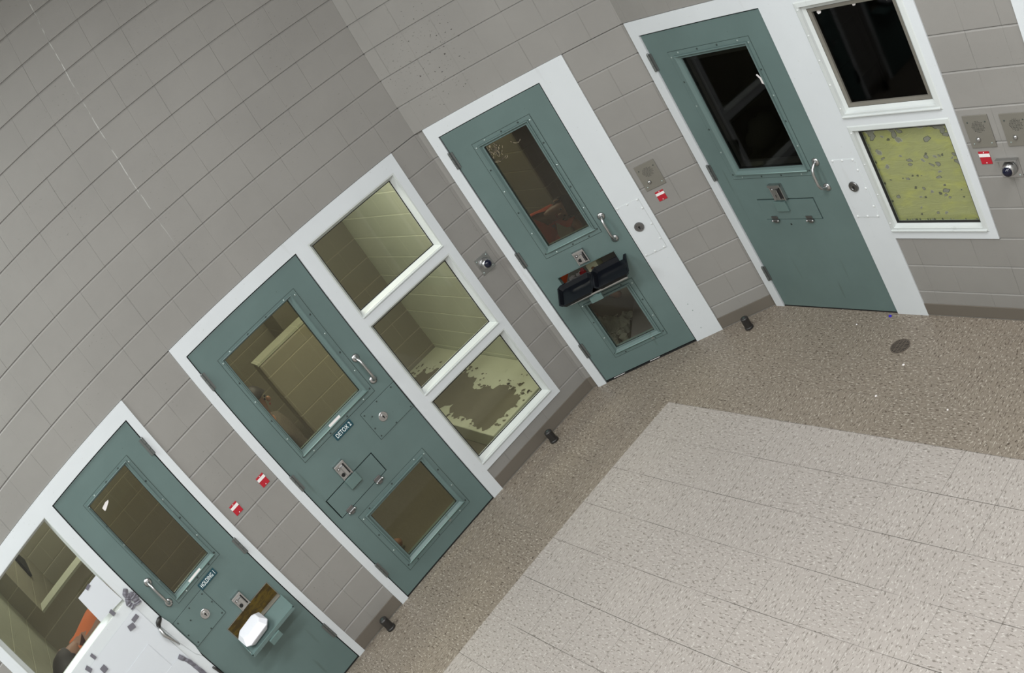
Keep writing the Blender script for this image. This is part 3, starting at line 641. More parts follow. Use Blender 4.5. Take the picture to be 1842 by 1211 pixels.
# --- window 3
w3 = thing('window_3', 'white framed window beside the wide door, dark above and yellow papered below', 'window', 'C', 1.7, 0, 0.61, kind='structure')
P3 = [(1.345, 2.014, 1.432, 2.122), (1.364, 2.026, 0.664, 1.376)]
part('frame', MB().plate(1.358, 2.076, 0.610, 2.235, FY, 0.12, [(1.357, p[1], p[2], p[3]) for p in P3]), M['white'], w3)
for i, q in enumerate(P3):
    q2 = (1.358, q[1], q[2], q[3]); wd = 0.05 if i == 0 else 0.044
    part('glazing_stop', MB().wring(q2, [(-0.004, FY), (0.002, FY - 0.004), (0.026, FY - 0.006), (0.030, 0.002), (wd, 0.012), (wd, 0.058), (-0.004, 0.058)]), M['white_stop'], w3)
    part('sill_ledge', MB().box(q2[0] + 0.002, q2[1] - 0.004, -0.022, 0.01, q2[2] + 0.002, q2[2] + 0.014), M['white_stop'], w3, bev=0.004)
    g = (q2[0] + wd, q2[1] - wd, q2[2] + wd, q2[3] - wd)
    gl_pane(w3, g, 0.030, 'glass_dark' if i == 0 else 'glass')
    part('gasket', MB().wring((g[0] - 0.003, g[1] + 0.003, g[2] - 0.003, g[3] + 0.003), [(0, 0.012), (0.010, 0.016), (0.010, 0.029), (0, 0.029)]), M['black'], w3)
    n_ = 5 if i == 0 else 4
    for k in range(n_): screw(w3, q2[0] + 0.014, q2[2] + 0.06 + (q2[3] - q2[2] - 0.10) * k / (n_ - 1), FY - 0.005, 'screw_w', 0.0055)
g = (1.408, 1.964, 1.482, 2.072)
part('inner_glazing_frame', MB().wring((g[0] - 0.004, g[1] + 0.004, g[2] - 0.004, g[3] + 0.004), [(0.006, 0.013), (0.026, 0.016), (0.026, 0.029), (0.006, 0.029)]), M['plate'], w3)
# --- door 5, only its frame edge shows at the right border
d5 = door_root(5, 'next green cell door at the right edge, only its white frame showing', 'C', 3.15)
part('frame', MB().plate(2.580, 3.72, 0.0, 2.235, FY, 0.12, [(2.65, 3.65, -0.01, 2.136)]), M['white'], d5)
part('leaf', MB().plate(2.655, 3.645, 0.010, 2.130, LY0, LY1, []), M['green'], d5, bev=0.001)

# ------------------------------------------------------------------ wall devices
def intercom(pl, u0, u1, z0, z1, ku, kz, gu, gz, label):
    t = thing('intercom_panel', label, 'intercom', pl, (u0 + u1) / 2, 0, z0, group='intercom panels by the doors')
    fp = part('face_plate', MB().box(u0, u1, -0.006, 0.0, z0, z1), M['plate'], t, bev=0.001)
    mb = MB()
    for i in range(-4, 5):
        for j in range(-4, 5):
            if i * i + j * j <= 18: mb.lathe((gu + i * 0.0085 + (j % 2) * 0.004, -0.006, gz + j * 0.0078), (0, -1, 0), [(0.0024, 0), (0.0022, 0.0006)], 6)
    part('speaker_grille', mb, M['black'], t)
    part('call_button', MB().lathe((ku, -0.006, kz), (0, -1, 0), [(0.013, 0), (0.013, 0.004), (0.009, 0.009), (0.003, 0.011)], 16), M['chrome'], t, smooth=True)
    for s_, q in ((-1, 0.055), (1, 0.055), (1, -0.07), (-1, -0.07)): screw(fp, (u0 + u1) / 2 + s_ * 0.052, (z0 + z1) / 2 + q, -0.006, 'screw_l' if q < 0 else 'screw_d', 0.0045)
intercom('B', 1.126, 1.269, 1.187, 1.372, 1.173, 1.240, 1.195, 1.308, 'grey metal intercom plate right of the narrow windowed door')
intercom('C', 2.106, 2.253, 1.191, 1.378, 2.160, 1.240, 2.180, 1.312, 'grey metal intercom plate next to the yellow papered window')
intercom('C', 2.320, 2.467, 1.189, 1.374, 2.375, 1.239, 2.397, 1.310, 'grey metal intercom plate at the far right, above the chrome camera')
def red_tag(pl, u0, u1, z0, z1, label):
    t = thing('red_tag', label, 'tag', pl, (u0 + u1) / 2, 0, z0, group='red tags beside the cell doors')
    h = z1 - z0
    bk = part('backing', MB().box(u0, u1, -0.004, 0.0, z0, z1), M['red'], t, bev=0.001)
    part('white_band', MB().box(u0 - 0.0005, u1 + 0.0005, -0.0048, -0.003, z1 - h * 0.43, z1 - h * 0.17), M['stripe'], t)
    cu = (u0 + u1) / 2
    for z in (z1 - h * 0.08, z0 + h * 0.10): screw(bk, cu, z, -0.004, 'screw_w', 0.0035)
red_tag('A', -2.374, -2.318, 1.249, 1.322, 'red tag with white band on the grey wall, nearer the HOLDING 1 door')
red_tag('A', -2.137, -2.081, 1.244, 1.318, 'red tag with white band on the grey wall, nearer the DETOX 2 door')
red_tag('B', 1.166, 1.225, 1.085, 1.156, 'red tag with white band under the lone intercom plate')
red_tag('C', 2.128, 2.192, 1.090, 1.165, 'red tag with white band left of the chrome wall camera at far right')
def wall_camera(pl, u0, u1, z0, z1, label, hood=True):
    t = thing('wall_camera', label, 'camera', pl, (u0 + u1) / 2, 0, z0, group='round cameras set in the walls')
    cu, cz = (u0 + u1) / 2, (z0 + z1) / 2
    mp = part('mount_plate', MB().box(u0, u1, -0.004, 0.0, z0, z1), M['chrome'], t, bev=0.001)
    if hood: part('hood', MB().box(u0 - 0.006, u1 + 0.002, -0.03, -0.003, z1 - 0.006, z1 + 0.002), M['chrome'], t, bev=0.001)
    part('housing', MB().lathe((cu, -0.003, cz), (0, -1, 0.0), [(0.043, 0), (0.041, 0.012), (0.036, 0.03), (0.030, 0.040)], 24), M['chrome'], t, smooth=True)
    part('lens', MB().lathe((cu, -0.040, cz), (0, -1, 0), [(0.029, 0), (0.027, 0.010), (0.019, 0.019), (0.008, 0.024)], 20), M['lens'], t, smooth=True)
    for a, b in ((-1, -1), (1, 1), (-1, 1), (1, -1)): screw(mp, cu + a * 0.043, cz + b * 0.045, -0.004, 'screw_l', 0.0055)
wall_camera('A', -0.153, -0.040, 1.205, 1.328, 'square chrome camera with black lens between the three pane window and the narrow door', hood=False)
wall_camera('C', 2.228, 2.348, 1.004, 1.119, 'hooded chrome camera with black lens under the intercom at far right')

# ------------------------------------------------------------------ papers and tape on window 1
def sheet(name, pts, y, m, label, cat, group=None, curl=0.0, th=0.0012):
    n = len(pts); cu = sum(p[0] for p in pts) / n; cz = sum(p[1] for p in pts) / n
    mb = MB().rings([[(u, y, z) for u, z in pts], [(u, y - th, z) for u, z in pts]])
    return single(name, mb, M[m], 'A', (cu, y, cz), label, cat, group)
sheet('paper_sheet', [(-3.440, 1.484), (-3.242, 1.466), (-3.250, 1.680), (-3.432, 1.680)], -0.012, 'paper', 'small white paper sheet taped over the corner of the holding window', 'paper', 'papers on the holding window')
sheet('paper_sheet', [(-4.02, 0.74), (-3.226, 0.74), (-3.222, 1.372), (-4.02, 1.372)], -0.010, 'paper', 'large white paper covering the lower pane of the holding window', 'paper', 'papers on the holding window')
sheet('paper_sheet', [(-3.80, 0.90), (-3.336, 0.93), (-3.336, 1.172), (-3.80, 1.165)], -0.0125, 'paper', 'white sheet stuck in the middle of the papered lower pane', 'paper', 'papers on the holding window')
sheet('paper_sheet', [(-3.60, 0.70), (-3.238, 0.70), (-3.238, 0.968), (-3.60, 0.970)], -0.0135, 'paper', 'white sheet lowest on the papered lower pane', 'paper', 'papers on the holding window')
def tape(cu, cz, w_, h_, ang, y, label):
    ca, sa = math.cos(R(ang)), math.sin(R(ang)); pts = []
    for a, b in ((-1, -1), (1, -0.9), (0.95, 1), (-1, 0.95)): pts.append((cu + (a * w_ * ca - b * h_ * sa) / 2, cz + (a * w_ * sa + b * h_ * ca) / 2))
    sheet('tape_strip', pts, y, 'tape', label, 'tape', 'grey tape on the holding window')
tape(-3.338, 1.675, 0.036, 0.020, 8, -0.0145, 'grey tape holding the top of the small paper sheet')
tape(-3.345, 1.464, 0.026, 0.040, 4, -0.0145, 'grey tape at the bottom of the small paper sheet')
tape(-3.636, 1.396, 0.022, 0.040, 5, -0.0145, 'grey tape on the rail, middle of the window')
tape(-3.718, 1.372, 0.030, 0.044, 10, -0.0145, 'grey tape on the rail, leftmost')
tape(-3.648, 1.296, 0.042, 0.042, -4, -0.0145, 'square grey tape on the papered lower pane')
tape(-3.270, 1.333, 0.050, 0.028, 0, -0.0145, 'short grey tape at the top right corner of the papered pane')
tape(-3.325, 1.318, 0.048, 0.036, -15, -0.0165, 'crumpled grey tape below the rail corner')
# knotted tape at the frame corner
def crumple(name, pts, w_, y, label, n=14, th=0.003):
    mb = MB(); prev = None; rs = []
    for i in range(n + 1):
        t_ = i / n * (len(pts) - 1); k = min(int(t_), len(pts) - 2); f_ = t_ - k
        u = pts[k][0] * (1 - f_) + pts[k + 1][0] * f_; z = pts[k][1] * (1 - f_) + pts[k + 1][1] * f_
        dx, dz = pts[k + 1][0] - pts[k][0], pts[k + 1][1] - pts[k][1]; l_ = math.hypot(dx, dz); nx, nz = -dz / l_, dx / l_
        ww = w_ * (0.8 + 0.35 * random.random()) / 2; yy = y - 0.006 * random.random()
        rs.append([(u - nx * ww, yy, z - nz * ww), (u, yy - 0.006 * random.random() - 0.002, z), (u + nx * ww, yy, z + nz * ww), (u, yy + th, z)])
    mb.rings(rs)
    return single(name, mb, M['tape'], 'A', (pts[0][0], y, pts[0][1]), label, 'tape', 'grey tape on the holding window')
crumple('tape_strip', [(-3.178, 1.492), (-3.215, 1.462), (-3.190, 1.440), (-3.166, 1.436)], 0.034, -0.014, 'knotted grey tape at the corner of the door frame')
crumple('tape_strip', [(-3.205, 1.450), (-3.232, 1.425), (-3.226, 1.380)], 0.036, -0.016, 'dark tape strip hanging left of the tape knot')
crumple('tape_strip', [(-3.180, 1.445), (-3.178, 1.410), (-3.188, 1.372)], 0.046, -0.013, 'wide grey tape strip hanging right of the tape knot')
crumple('tape_strip', [(-3.262, 0.972), (-3.240, 0.90), (-3.236, 0.80), (-3.232, 0.70)], 0.030, -0.014, 'long grey tape strip down the frame at the bottom left corner')
# chrome pull with black end on the white mullion
t = thing('grab_handle', 'curved chrome handle with a black cap on the white post left of HOLDING 1', 'handle', 'A', -3.205, 0.0, 1.0)
part('grip', MB().tube([(-3.203, -0.012, 1.185), (-3.214, -0.030, 1.165), (-3.217, -0.045, 1.135), (-3.210, -0.046, 1.105), (-3.204, -0.040, 1.07), (-3.200, -0.028, 1.04), (-3.200, -0.012, 1.015)], [0.012, 0.013, 0.015, 0.012, 0.008, 0.006, 0.005], 12), M['chrome'], t, smooth=True)
part('end_cap', MB().tube([(-3.203, -0.012, 1.190), (-3.192, -0.020, 1.204), (-3.172, -0.020, 1.212), (-3.158, -0.012, 1.212)], [0.015, 0.016, 0.016, 0.012], 10), M['rubber'], t, smooth=True, label='black end cap')
part('paper_guard', MB().rings([[(a, -0.014, b) for a, b in ((-3.196, 1.195), (-3.150, 1.208), (-3.139, 1.15), (-3.141, 1.05), (-3.140, 0.93), (-3.155, 0.86), (-3.175, 0.9), (-3.19, 1.02))], [(a, -0.018, b) for a, b in ((-3.196, 1.195), (-3.150, 1.208), (-3.139, 1.15), (-3.141, 1.05), (-3.140, 0.93), (-3.155, 0.86), (-3.175, 0.9), (-3.19, 1.02))]]), M['white'], t, label='white folded strip beside the grip')
single('black_bar', MB().tube([(-3.168, -0.016, 0.755), (-3.162, -0.018, 0.73), (-3.158, -0.018, 0.66), (-3.156, -0.014, 0.60)], [0.007, 0.008, 0.008, 0.006], 10), M['rubber'], 'A', (-3.16, -0.01, 0.60), 'thin black bar on the white post at the bottom edge', 'bar', smooth=True)

# ------------------------------------------------------------------ yellow paper in window 3
mb = MB(); y0 = 0.0420
mb.box(1.404, 1.985, y0, y0 + 0.002, 0.706, 1.334)
spots = [(1.6, 1.32, 0.03), (1.606, 1.302, 0.02), (1.609, 1.279, 0.03), (1.626, 1.244, 0.025), (1.646, 1.299, 0.025), (1.813, 1.238, 0.03), (1.453, 1.31, 0.035), (1.461, 1.275, 0.035), (1.456, 1.295, 0.03), (1.797, 1.325, 0.03), (1.852, 1.325, 0.028), (1.902, 1.31, 0.03), (1.919, 1.302, 0.03), (1.931, 1.282, 0.028), (1.941, 1.256, 0.028), (1.459, 1.173, 0.022), (1.447, 1.187, 0.014), (1.466, 1.131, 0.018), (1.595, 1.141, 0.016), (1.645, 1.111, 0.022), (1.64, 1.084, 0.022), (1.474, 1.074, 0.02), (1.769, 1.148, 0.012), (1.764, 1.128, 0.016), (1.819, 1.126, 0.02), (1.848, 1.129, 0.014), (1.87, 1.133, 0.012), (1.731, 1.107, 0.016), (1.781, 1.075, 0.02), (1.821, 1.078, 0.022), (1.816, 1.03, 0.018), (1.795, 0.994, 0.022), (1.95, 1.133, 0.018), (1.926, 1.113, 0.014), (1.955, 1.089, 0.024), (1.582, 0.992, 0.014), (1.551, 0.997, 0.01), (1.624, 1.011, 0.01), (1.656, 1.01, 0.01), (1.684, 1.009, 0.008), (1.612, 0.931, 0.012), (1.664, 0.925, 0.014), (1.711, 0.899, 0.014), (1.763, 0.887, 0.013), (1.81, 0.907, 0.026), (1.814, 0.942, 0.012), (1.794, 0.876, 0.014), (1.816, 0.858, 0.014), (1.62, 0.868, 0.014), (1.654, 0.865, 0.012), (1.468, 0.873, 0.02), (1.595, 0.793, 0.014), (1.581, 0.749, 0.012), (1.699, 0.759, 0.016), (1.756, 0.758, 0.018), (1.462, 0.989, 0.010), (1.556, 1.249, 0.012), (1.522, 1.271, 0.016), (1.52, 1.32, 0.012), (1.911, 0.861, 0.008), (1.911, 0.908, 0.008)]
for k, (u, z, r) in enumerate(spots):
    u = clampf(u, 1.412 + r * 0.6, 1.978 - r * 0.6); n = 9; pts = []; el = random.uniform(0.45, 0.9); a0 = random.uniform(-0.6, 0.9)
    for j in range(n):
        a = 2 * math.pi * j / n; rr = r * random.uniform(0.45, 0.95); x_, z_ = rr * math.cos(a), rr * el * math.sin(a)
        pts.append((u + x_ * math.cos(a0) - z_ * math.sin(a0), y0 - 0.0006 - 0.00002 * k, z + x_ * math.sin(a0) + z_ * math.cos(a0)))
    mb.add(pts, [tuple(range(n))], 1 if r > 0.013 else 2)
    mb.add([((p[0] - u) * 1.25 + u, y0 - 0.0004, (p[2] - z) * 1.25 + z) for p in pts], [tuple(range(n))], 2 if k % 3 else 3)
for k in range(60):  # ragged edge tears
    s_ = random.choice((0, 1, 2, 3)); r = random.uniform(0.004, 0.012)
    u, z = {0: (1.411, random.uniform(0.72, 1.32)), 1: (random.uniform(1.41, 1.98), 0.713), 2: (random.uniform(1.42, 1.97), 1.327), 3: (1.979, random.uniform(0.72, 1.32))}[s_]
    mb.add([(u + r * random.uniform(.5, 1) * math.cos(a), y0 - 0.0012, z + r * random.uniform(.5, 1) * math.sin(a)) for a in (0, 1, 2, 3.1, 4.2, 5.2)], [(0, 1, 2, 3, 4, 5)], random.choice((1, 2)))
def ypaper():
    m = mat('yellow_green_paper', (0.42, 0.43, 0.19), 0.6); t = NT(m); ob = t.obj()
    n = t.noise(t.scale_vec(ob, (1, 1, 2.2)), 5, 3, 0.6); t.put(t.b.inputs['Base Color'], t.mix(t.ramp(n, 0.45, 0.72), (0.40, 0.41, 0.20), (0.50, 0.50, 0.17)))
    t.bump(t.noise(t.scale_vec(ob, (1, 1, 3)), 7, 4, 0.6, 1.0), 0.6, 0.01); return m
single('yellow_paper', mb, [ypaper(), mat('grey_backing', (0.27, 0.27, 0.26), 0.7), mat('dark_backing', (0.11, 0.115, 0.09), 0.7), mat('pale_backing', (0.46, 0.46, 0.40), 0.7)], 'C', (1.69, y0, 0.706), 'torn yellow green paper with grey peeled spots filling the lower window pane', 'paper')
# white smears on the glass
def smear(pl, u, z, pts, y, label, group=None):
    mb = MB().rings([[(u + a, y, z + b) for a, b in pts], [(u + a, y - 0.001, z + b) for a, b in pts]])
    single('paper_scrap', mb, M['stripe'], pl, (u, y, z), label, 'scrap', group)
smear('A', -2.912, 1.893, [(-0.028, 0.004), (-0.026, -0.020), (-0.010, -0.016), (0.026, 0.0), (0.034, 0.010), (0.010, 0.014)], 0.010, 'white scrap stuck inside the top of the HOLDING 1 window')
smear('C', 0.885, 1.722, [(-0.026, 0.030), (-0.016, 0.036), (0.004, 0.010), (0.018, -0.020), (0.004, -0.034), (-0.010, -0.026), (-0.010, 0.004)], 0.010, 'white scrap stuck on the dark window of the wide door')
for k, (u, z, r) in enumerate([(1.466, 2.037, 0.016), (1.700, 2.042, 0.013), (1.600, 2.062, 0.012), (1.640, 2.058, 0.008), (1.905, 2.040, 0.010), (1.880, 2.062, 0.010)]):
    smear('C', u, z, [(r * math.cos(a) * random.uniform(.7, 1.2), 0.7 * r * math.sin(a) * random.uniform(.6, 1.2)) for a in (0.3, 1.2, 2.2, 3.2, 4.1, 5.3)], 0.029, 'one of the small white scraps along the top of the dark right window', 'white scraps on the dark right window')

# ------------------------------------------------------------------ floor items
def doorstop(x, y, label, rz=0):
    t = thing('door_stop', label, 'door stop', 'W', x, y, 0.0, group='black rubber door stops')
    part('bumper', MB().lathe((x, y, 0.003), (0, 0, 1), [(0.033, 0), (0.033, 0.012), (0.029, 0.016), (0.029, 0.088), (0.022, 0.095)], 20), M['rubber'], t, smooth=False)
    part('cap', MB().lathe((x, y, 0.098), (0, 0, 1), [(0.012, 0), (0.010, 0.002)], 16), M['screw_d'], t)
doorstop(-2.205, -0.095, 'black door stop on the floor between the HOLDING 1 and DETOX 2 doors')
doorstop(-0.505, -0.105, 'black door stop on the floor under the three pane window')
doorstop(0.790, -1.030, 'black door stop on the floor between the narrow and the wide doors')
t = thing('floor_drain', 'round brown metal floor drain grate near the wide door', 'drain', 'W', 0.742, -2.390, 0.0)
part('rim', MB().lathe((0.742, -2.390, 0.0), (0, 0, 1), [(0.068, 0), (0.068, 0.003), (0.060, 0.003), (0.060, 0.001)], 32), M['drain'], t)
part('well', MB().cyl((0.742, -2.390, 0.0008), (0, 0, 1), 0.059, 0.0006, 32), M['black'], t)
mb = MB()
for k in range(-4, 5):
    x = k * 0.0125; h = math.sqrt(0.058 ** 2 - x * x); mb.box(0.742 + x - 0.0035, 0.742 + x + 0.0035, -2.390 - h, -2.390 + h, 0.0013, 0.0035)
for yy in (-0.025, 0.0, 0.025): mb.box(0.742 - math.sqrt(0.058 ** 2 - yy * yy), 0.742 + math.sqrt(0.058 ** 2 - yy * yy), -2.390 + yy - 0.003, -2.390 + yy + 0.003, 0.0013, 0.0032)
part('grate', mb, M['drain'], t)
single('blue_wrapper', MB().lathe((1.012, -2.150, 0.001), (0.3, 1, 0.1), [(0.004, -0.012), (0.010, -0.008), (0.011, 0.004), (0.004, 0.012)], 8), M['blue'], 'W', (1.012, -2.150, 0.0), 'tiny blue scrap on the floor by the wide door', 'scrap')
for x, y, s_, lb in ((0.909, -1.933, 0.006, 'white crumb on the brown floor, near the wide door'), (0.584, -2.507, 0.009, 'white crumb on the brown floor, just past the drain'), (0.306, -2.467, 0.008, 'white crumb on the brown floor, near the pale tiles'), (0.273, -2.992, 0.006, 'white crumb on the brown floor, farthest right')):
    single('crumb', MB().lathe((x, y, 0.0), (0, 0, 1), [(s_, 0), (s_ * 0.9, 0.003), (s_ * 0.3, 0.005)], 7), M['stripe'], 'W', (x, y, 0), lb, 'crumb')

# ------------------------------------------------------------------ food containers
def loft(secs, cx_=0.0, cy_=0.0):
    rs = []
    for z, hx, hy, c in secs:
        rs.append([(cx_ + a, cy_ + b, z) for a, b in ((-hx + c, -hy), (hx - c, -hy), (hx, -hy + c), (hx, hy - c), (hx - c, hy), (-hx + c, hy), (-hx, hy - c), (-hx, -hy + c))])
    return rs
def put(o, pl, u, v, z, rx=0.0, rz=0.0):
    o.location = wpt(pl, u, v, z); o.rotation_euler = Matrix.Rotation(PL[pl][1], 3, 'Z').to_4x4().to_3x3() @ Matrix.Rotation(rx, 3, 'X') @ Matrix.Rotation(rz, 3, 'Z') and (Matrix.Rotation(PL[pl][1], 3, 'Z') @ Matrix.Rotation(rx, 3, 'X') @ Matrix.Rotation(rz, 3, 'Z')).to_euler()
t = bpy.data.objects.new('food_box', None); C.objects.link(t); BASE[t.name] = (0, 0, 0); put(t, 'A', -2.812, -0.062, 0.688, 0.20, R(4))
props(t, 'white foam clamshell food box sitting on the open flap of HOLDING 1', 'food box')
part('base', MB().rings(loft([(0.0, 0.082, 0.060, 0.022), (0.036, 0.106, 0.082, 0.028), (0.040, 0.110, 0.086, 0.030)])), M['foam'], t, bev=0.003)
part('lid', MB().rings(loft([(0.0405, 0.110, 0.086, 0.030), (0.045, 0.108, 0.084, 0.030), (0.070, 0.088, 0.058, 0.024), (0.078, 0.082, 0.050, 0.022), (0.079, 0.075, 0.042, 0.02)])), M['foam'], t, bev=0.003)
t = bpy.data.objects.new('food_tray', None); C.objects.link(t); BASE[t.name] = (0, 0, 0); put(t, 'B', 0.512, -0.092, 0.795, 0.24, R(2))
props(t, 'open black plastic clamshell tray lying across the open food flap', 'food tray')
def dish(cx_, hx, hy, d):
    secs = [(0.0, hx - 0.018, hy - 0.018, 0.02), (d - 0.004, hx - 0.004, hy - 0.004, 0.02), (d - 0.003, hx, hy, 0.022), (d, hx, hy, 0.022), (d, hx - 0.010, hy - 0.010, 0.018), (0.006, hx - 0.026, hy - 0.026, 0.014)]
    return MB().rings(loft(secs, cx_, 0.0))
part('base', dish(-0.137, 0.132, 0.112, 0.034), M['tray'], t)
part('lid', dish(0.137, 0.134, 0.114, 0.037), M['tray'], t)
part('fold', MB().tube([(0.0, -0.08, 0.036), (0.0, 0.08, 0.036)], 0.004, 8), M['tray'], t)
# things inside the slot
def blob(name, pl, u, v, z, r, sc, m, label, cat, group=None, sub=2, amp=0.25, flat=False):
    bm = bmesh.new(); bmesh.ops.create_icosphere(bm, subdivisions=sub, radius=r)
    for vv in bm.verts:
        k = 1 + random.uniform(-amp, amp); vv.co = Vector((vv.co.x * sc[0] * k, vv.co.y * sc[1] * k, max(vv.co.z * sc[2] * k, -r * sc[2] * 0.6)))
    me = bpy.data.meshes.new(name); bm.to_mesh(me); bm.free(); me.materials.append(M[m])
    if not flat: me.polygons.foreach_set('use_smooth', [True] * len(me.polygons))
    o = bpy.data.objects.new(name, me); C.objects.link(o); o.location = wpt(pl, u, v, z + r * sc[2] * 0.6); o.rotation_euler = (0, 0, PL[pl][1]); props(o, label, cat, group); return o
t = thing('inner_shelf', 'dark shelf inside the open food slot', 'shelf', 'B', 0.5, 0.05, 0.78)
part('board', MB().box(0.26, 0.74, 0.05, 0.30, 0.770, 0.784), M['night'], t)
part('support', MB().box(0.26, 0.74, 0.05, 0.062, 0.70, 0.770), M['night'], t)
M['carton'] = mat('pale_carton', (0.50, 0.49, 0.33), 0.6); M['redpack'] = mat('red_wrapper', (0.30, 0.015, 0.02), 0.35); M['whitewrap'] = mat('white_wrapper', (0.50, 0.47, 0.46), 0.5)
t = bpy.data.objects.new('food_carton', None); C.objects.link(t); BASE[t.name] = (0, 0, 0); put(t, 'B', 0.515, 0.125, 0.785, 0.0, R(-14)); props(t, 'pale yellow carton showing inside the open food slot', 'carton')
part('body', MB().rings([[(-0.045, -0.04, 0), (0.045, -0.04, 0), (0.045, 0.04, 0), (-0.045, 0.04, 0)], [(-0.045, -0.04, 0.075), (0.045, -0.04, 0.085), (0.045, 0.04, 0.095), (-0.045, 0.04, 0.085)], ]), M['carton'], t, bev=0.002)
part('window_patch', MB().lathe((0.0, -0.0405, 0.035), (0, -1, 0), [(0.018, 0), (0.017, 0.001)], 14), M['trouser'], t, label='round brown spot')
blob('red_packet', 'B', 0.418, 0.11, 0.785, 0.026, (1.0, 0.8, 1.5), 'redpack', 'crumpled red packet inside the open food slot', 'packet', amp=0.35, flat=True)
for k, (u, v, z, r) in enumerate(((0.350, 0.095, 0.785, 0.019), (0.302, 0.095, 0.785, 0.018), (0.372, 0.17, 0.785, 0.022), (0.312, 0.16, 0.785, 0.021))):
    blob('wrapper', 'B', u, v, z, r, (1.2, 0.8, 0.8), 'whitewrap', 'one of the crumpled white wrappers inside the open food slot', 'wrapper', 'white wrappers in the food slot', amp=0.4, flat=True)

# ------------------------------------------------------------------ cell contents
t = thing('sleeping_mat', 'flat grey mat on the floor behind the lower window of the narrow windowed door', 'mat', 'B', 0.62, 0.7, 0.0)
part('pad', MB().rings([[(0.352, 0.32, z), (1.05, 0.32, z), (1.05, 2.0, z), (0.40, 2.0, z)] for z in (0.004, 0.06)]), M['mat_grey'], t, bev=0.012)
def sheetpile(x, y, z, s_, lb, m='cloth', n=20):
    bm = bmesh.new(); bmesh.ops.create_grid(bm, x_segments=n, y_segments=n, size=s_)
    ph = [random.uniform(0, 6) for _ in range(6)]
    for vv in bm.verts:
        X, Y = vv.co.x / s_, vv.co.y / s_; r2 = X * X + Y * Y
        h = s_ * (0.55 * math.exp(-r2 * 1.8) + 0.14 * math.sin(5 * X + ph[0] + 2 * Y) * math.exp(-r2 * .5) + 0.12 * math.sin(7 * Y + ph[1] - 3 * X)) + s_ * 0.07 * math.sin(17 * X + 9 * Y + ph[4]) + s_ * 0.05 * random.uniform(-1, 1)
        vv.co.z = max(0.004, h); vv.co.x *= 0.75 + 0.25 * math.cos(3 * Y + ph[2]); vv.co.y *= 0.75 + 0.25 * math.cos(3 * X + ph[3])
    r = bmesh.ops.solidify(bm, geom=bm.faces[:], thickness=0.003)
    me = bpy.data.meshes.new('rumpled_sheet'); bm.to_mesh(me); bm.free(); me.materials.append(M[m])
    o = bpy.data.objects.new('rumpled_sheet', me); C.objects.link(o); o.location = (x, y, z); o.rotation_euler = (0, 0, random.uniform(0, 3)); props(o, lb, 'sheet', 'rumpled sheets behind the lower window'); return o
sheetpile(0.64, 0.41, 0.004, 0.20, 'large rumpled pale sheet heaped behind the lower door window')
sheetpile(0.42, 0.70, 0.004, 0.13, 'smaller rumpled pale sheet farther back behind the lower door window')
for k, (x, y) in enumerate(((0.30, 0.42), (0.22, 0.40), (0.275, 0.50), (0.20, 0.485), (0.30, 0.585), (0.225, 0.565))):
    mb = MB().lathe((0, 0, 0), (0, 0, 1), [(0.022, 0.0), (0.032, 0.07), (0.034, 0.074), (0.030, 0.074), (0.020, 0.004)], 14)
    o = bpy.data.objects.new('paper_cup', mb.mesh('paper_cup', M['cloth'])); C.objects.link(o); o.location = wpt('B', x, y, 0.005)
    o.rotation_euler = (0, 0, k * 1.1); props(o, 'one of the pale cups littering the floor behind the lower door window', 'cup', 'cups behind the lower window')
t = thing('hanging_strip', 'dark tapered strip hanging on the lit side wall of the holding cell', 'strip', 'W', -3.98, 2.55, 1.43)
part('strip', MB().rings([[(x, y, z) for y, z in ((2.43, 1.43), (2.72, 1.50), (2.66, 1.60), (2.62, 1.80), (2.46, 1.80), (2.46, 1.62))] for x in (-3.995, -3.975)]), M['black'], t)
t = thing('cell_stool', 'low concrete seat inside the narrow windowed cell', 'stool', 'W', 0.95, 1.05, 0.0)
part('seat', MB().box(0.70, 1.02, 1.05, 1.30, 0.33, 0.385), M['cell_dark'], t, bev=0.008); part('base', MB().box(0.74, 0.98, 1.09, 1.26, 0.003, 0.33), M['cell_dark'], t)
# bunk in the dark cell
t = thing('steel_bunk', 'grey steel bunk rails in the dark cell behind the wide door', 'bunk', 'W', 2.1, -1.25, 0.0)
for z, nm in ((1.33, 'upper_rail'), (0.90, 'lower_rail')):
    part(nm, MB().box(1.30, 3.0, -1.24, -1.20, z, z + 0.10).box(1.30, 3.0, -1.24, -1.10, z + 0.085, z + 0.10), M['bunk'], t, bev=0.004)
for x in (1.32, 2.98): part('post', MB().box(x - 0.02, x + 0.02, -1.235, -1.195, 0.003, 1.45), M['bunk'], t)
blob('rumpled_blanket', 'W', 1.62, -1.17, 1.006, 0.16, (1.0, 0.42, 0.8), 'cloth', 'rumpled pale blanket lying on the lower rail in the dark cell', 'blanket', amp=0.18, sub=3)
for k, (x, y, z0, z1) in enumerate(((2.05, -2.62, 0.55, 1.9), (2.3, -2.80, 0.75, 2.2))):
    single('ladder_pole', MB().cyl((x, y, 0.004), (0, 0, 1), 0.016, z1, 10), M['bunk'], 'W', (x, y, 0.004), ('nearer', 'farther')[k] + ' thin grey pole standing in the dark cell behind the right window', 'pole')  # poles added to imitate pale stripes reflected in the glass

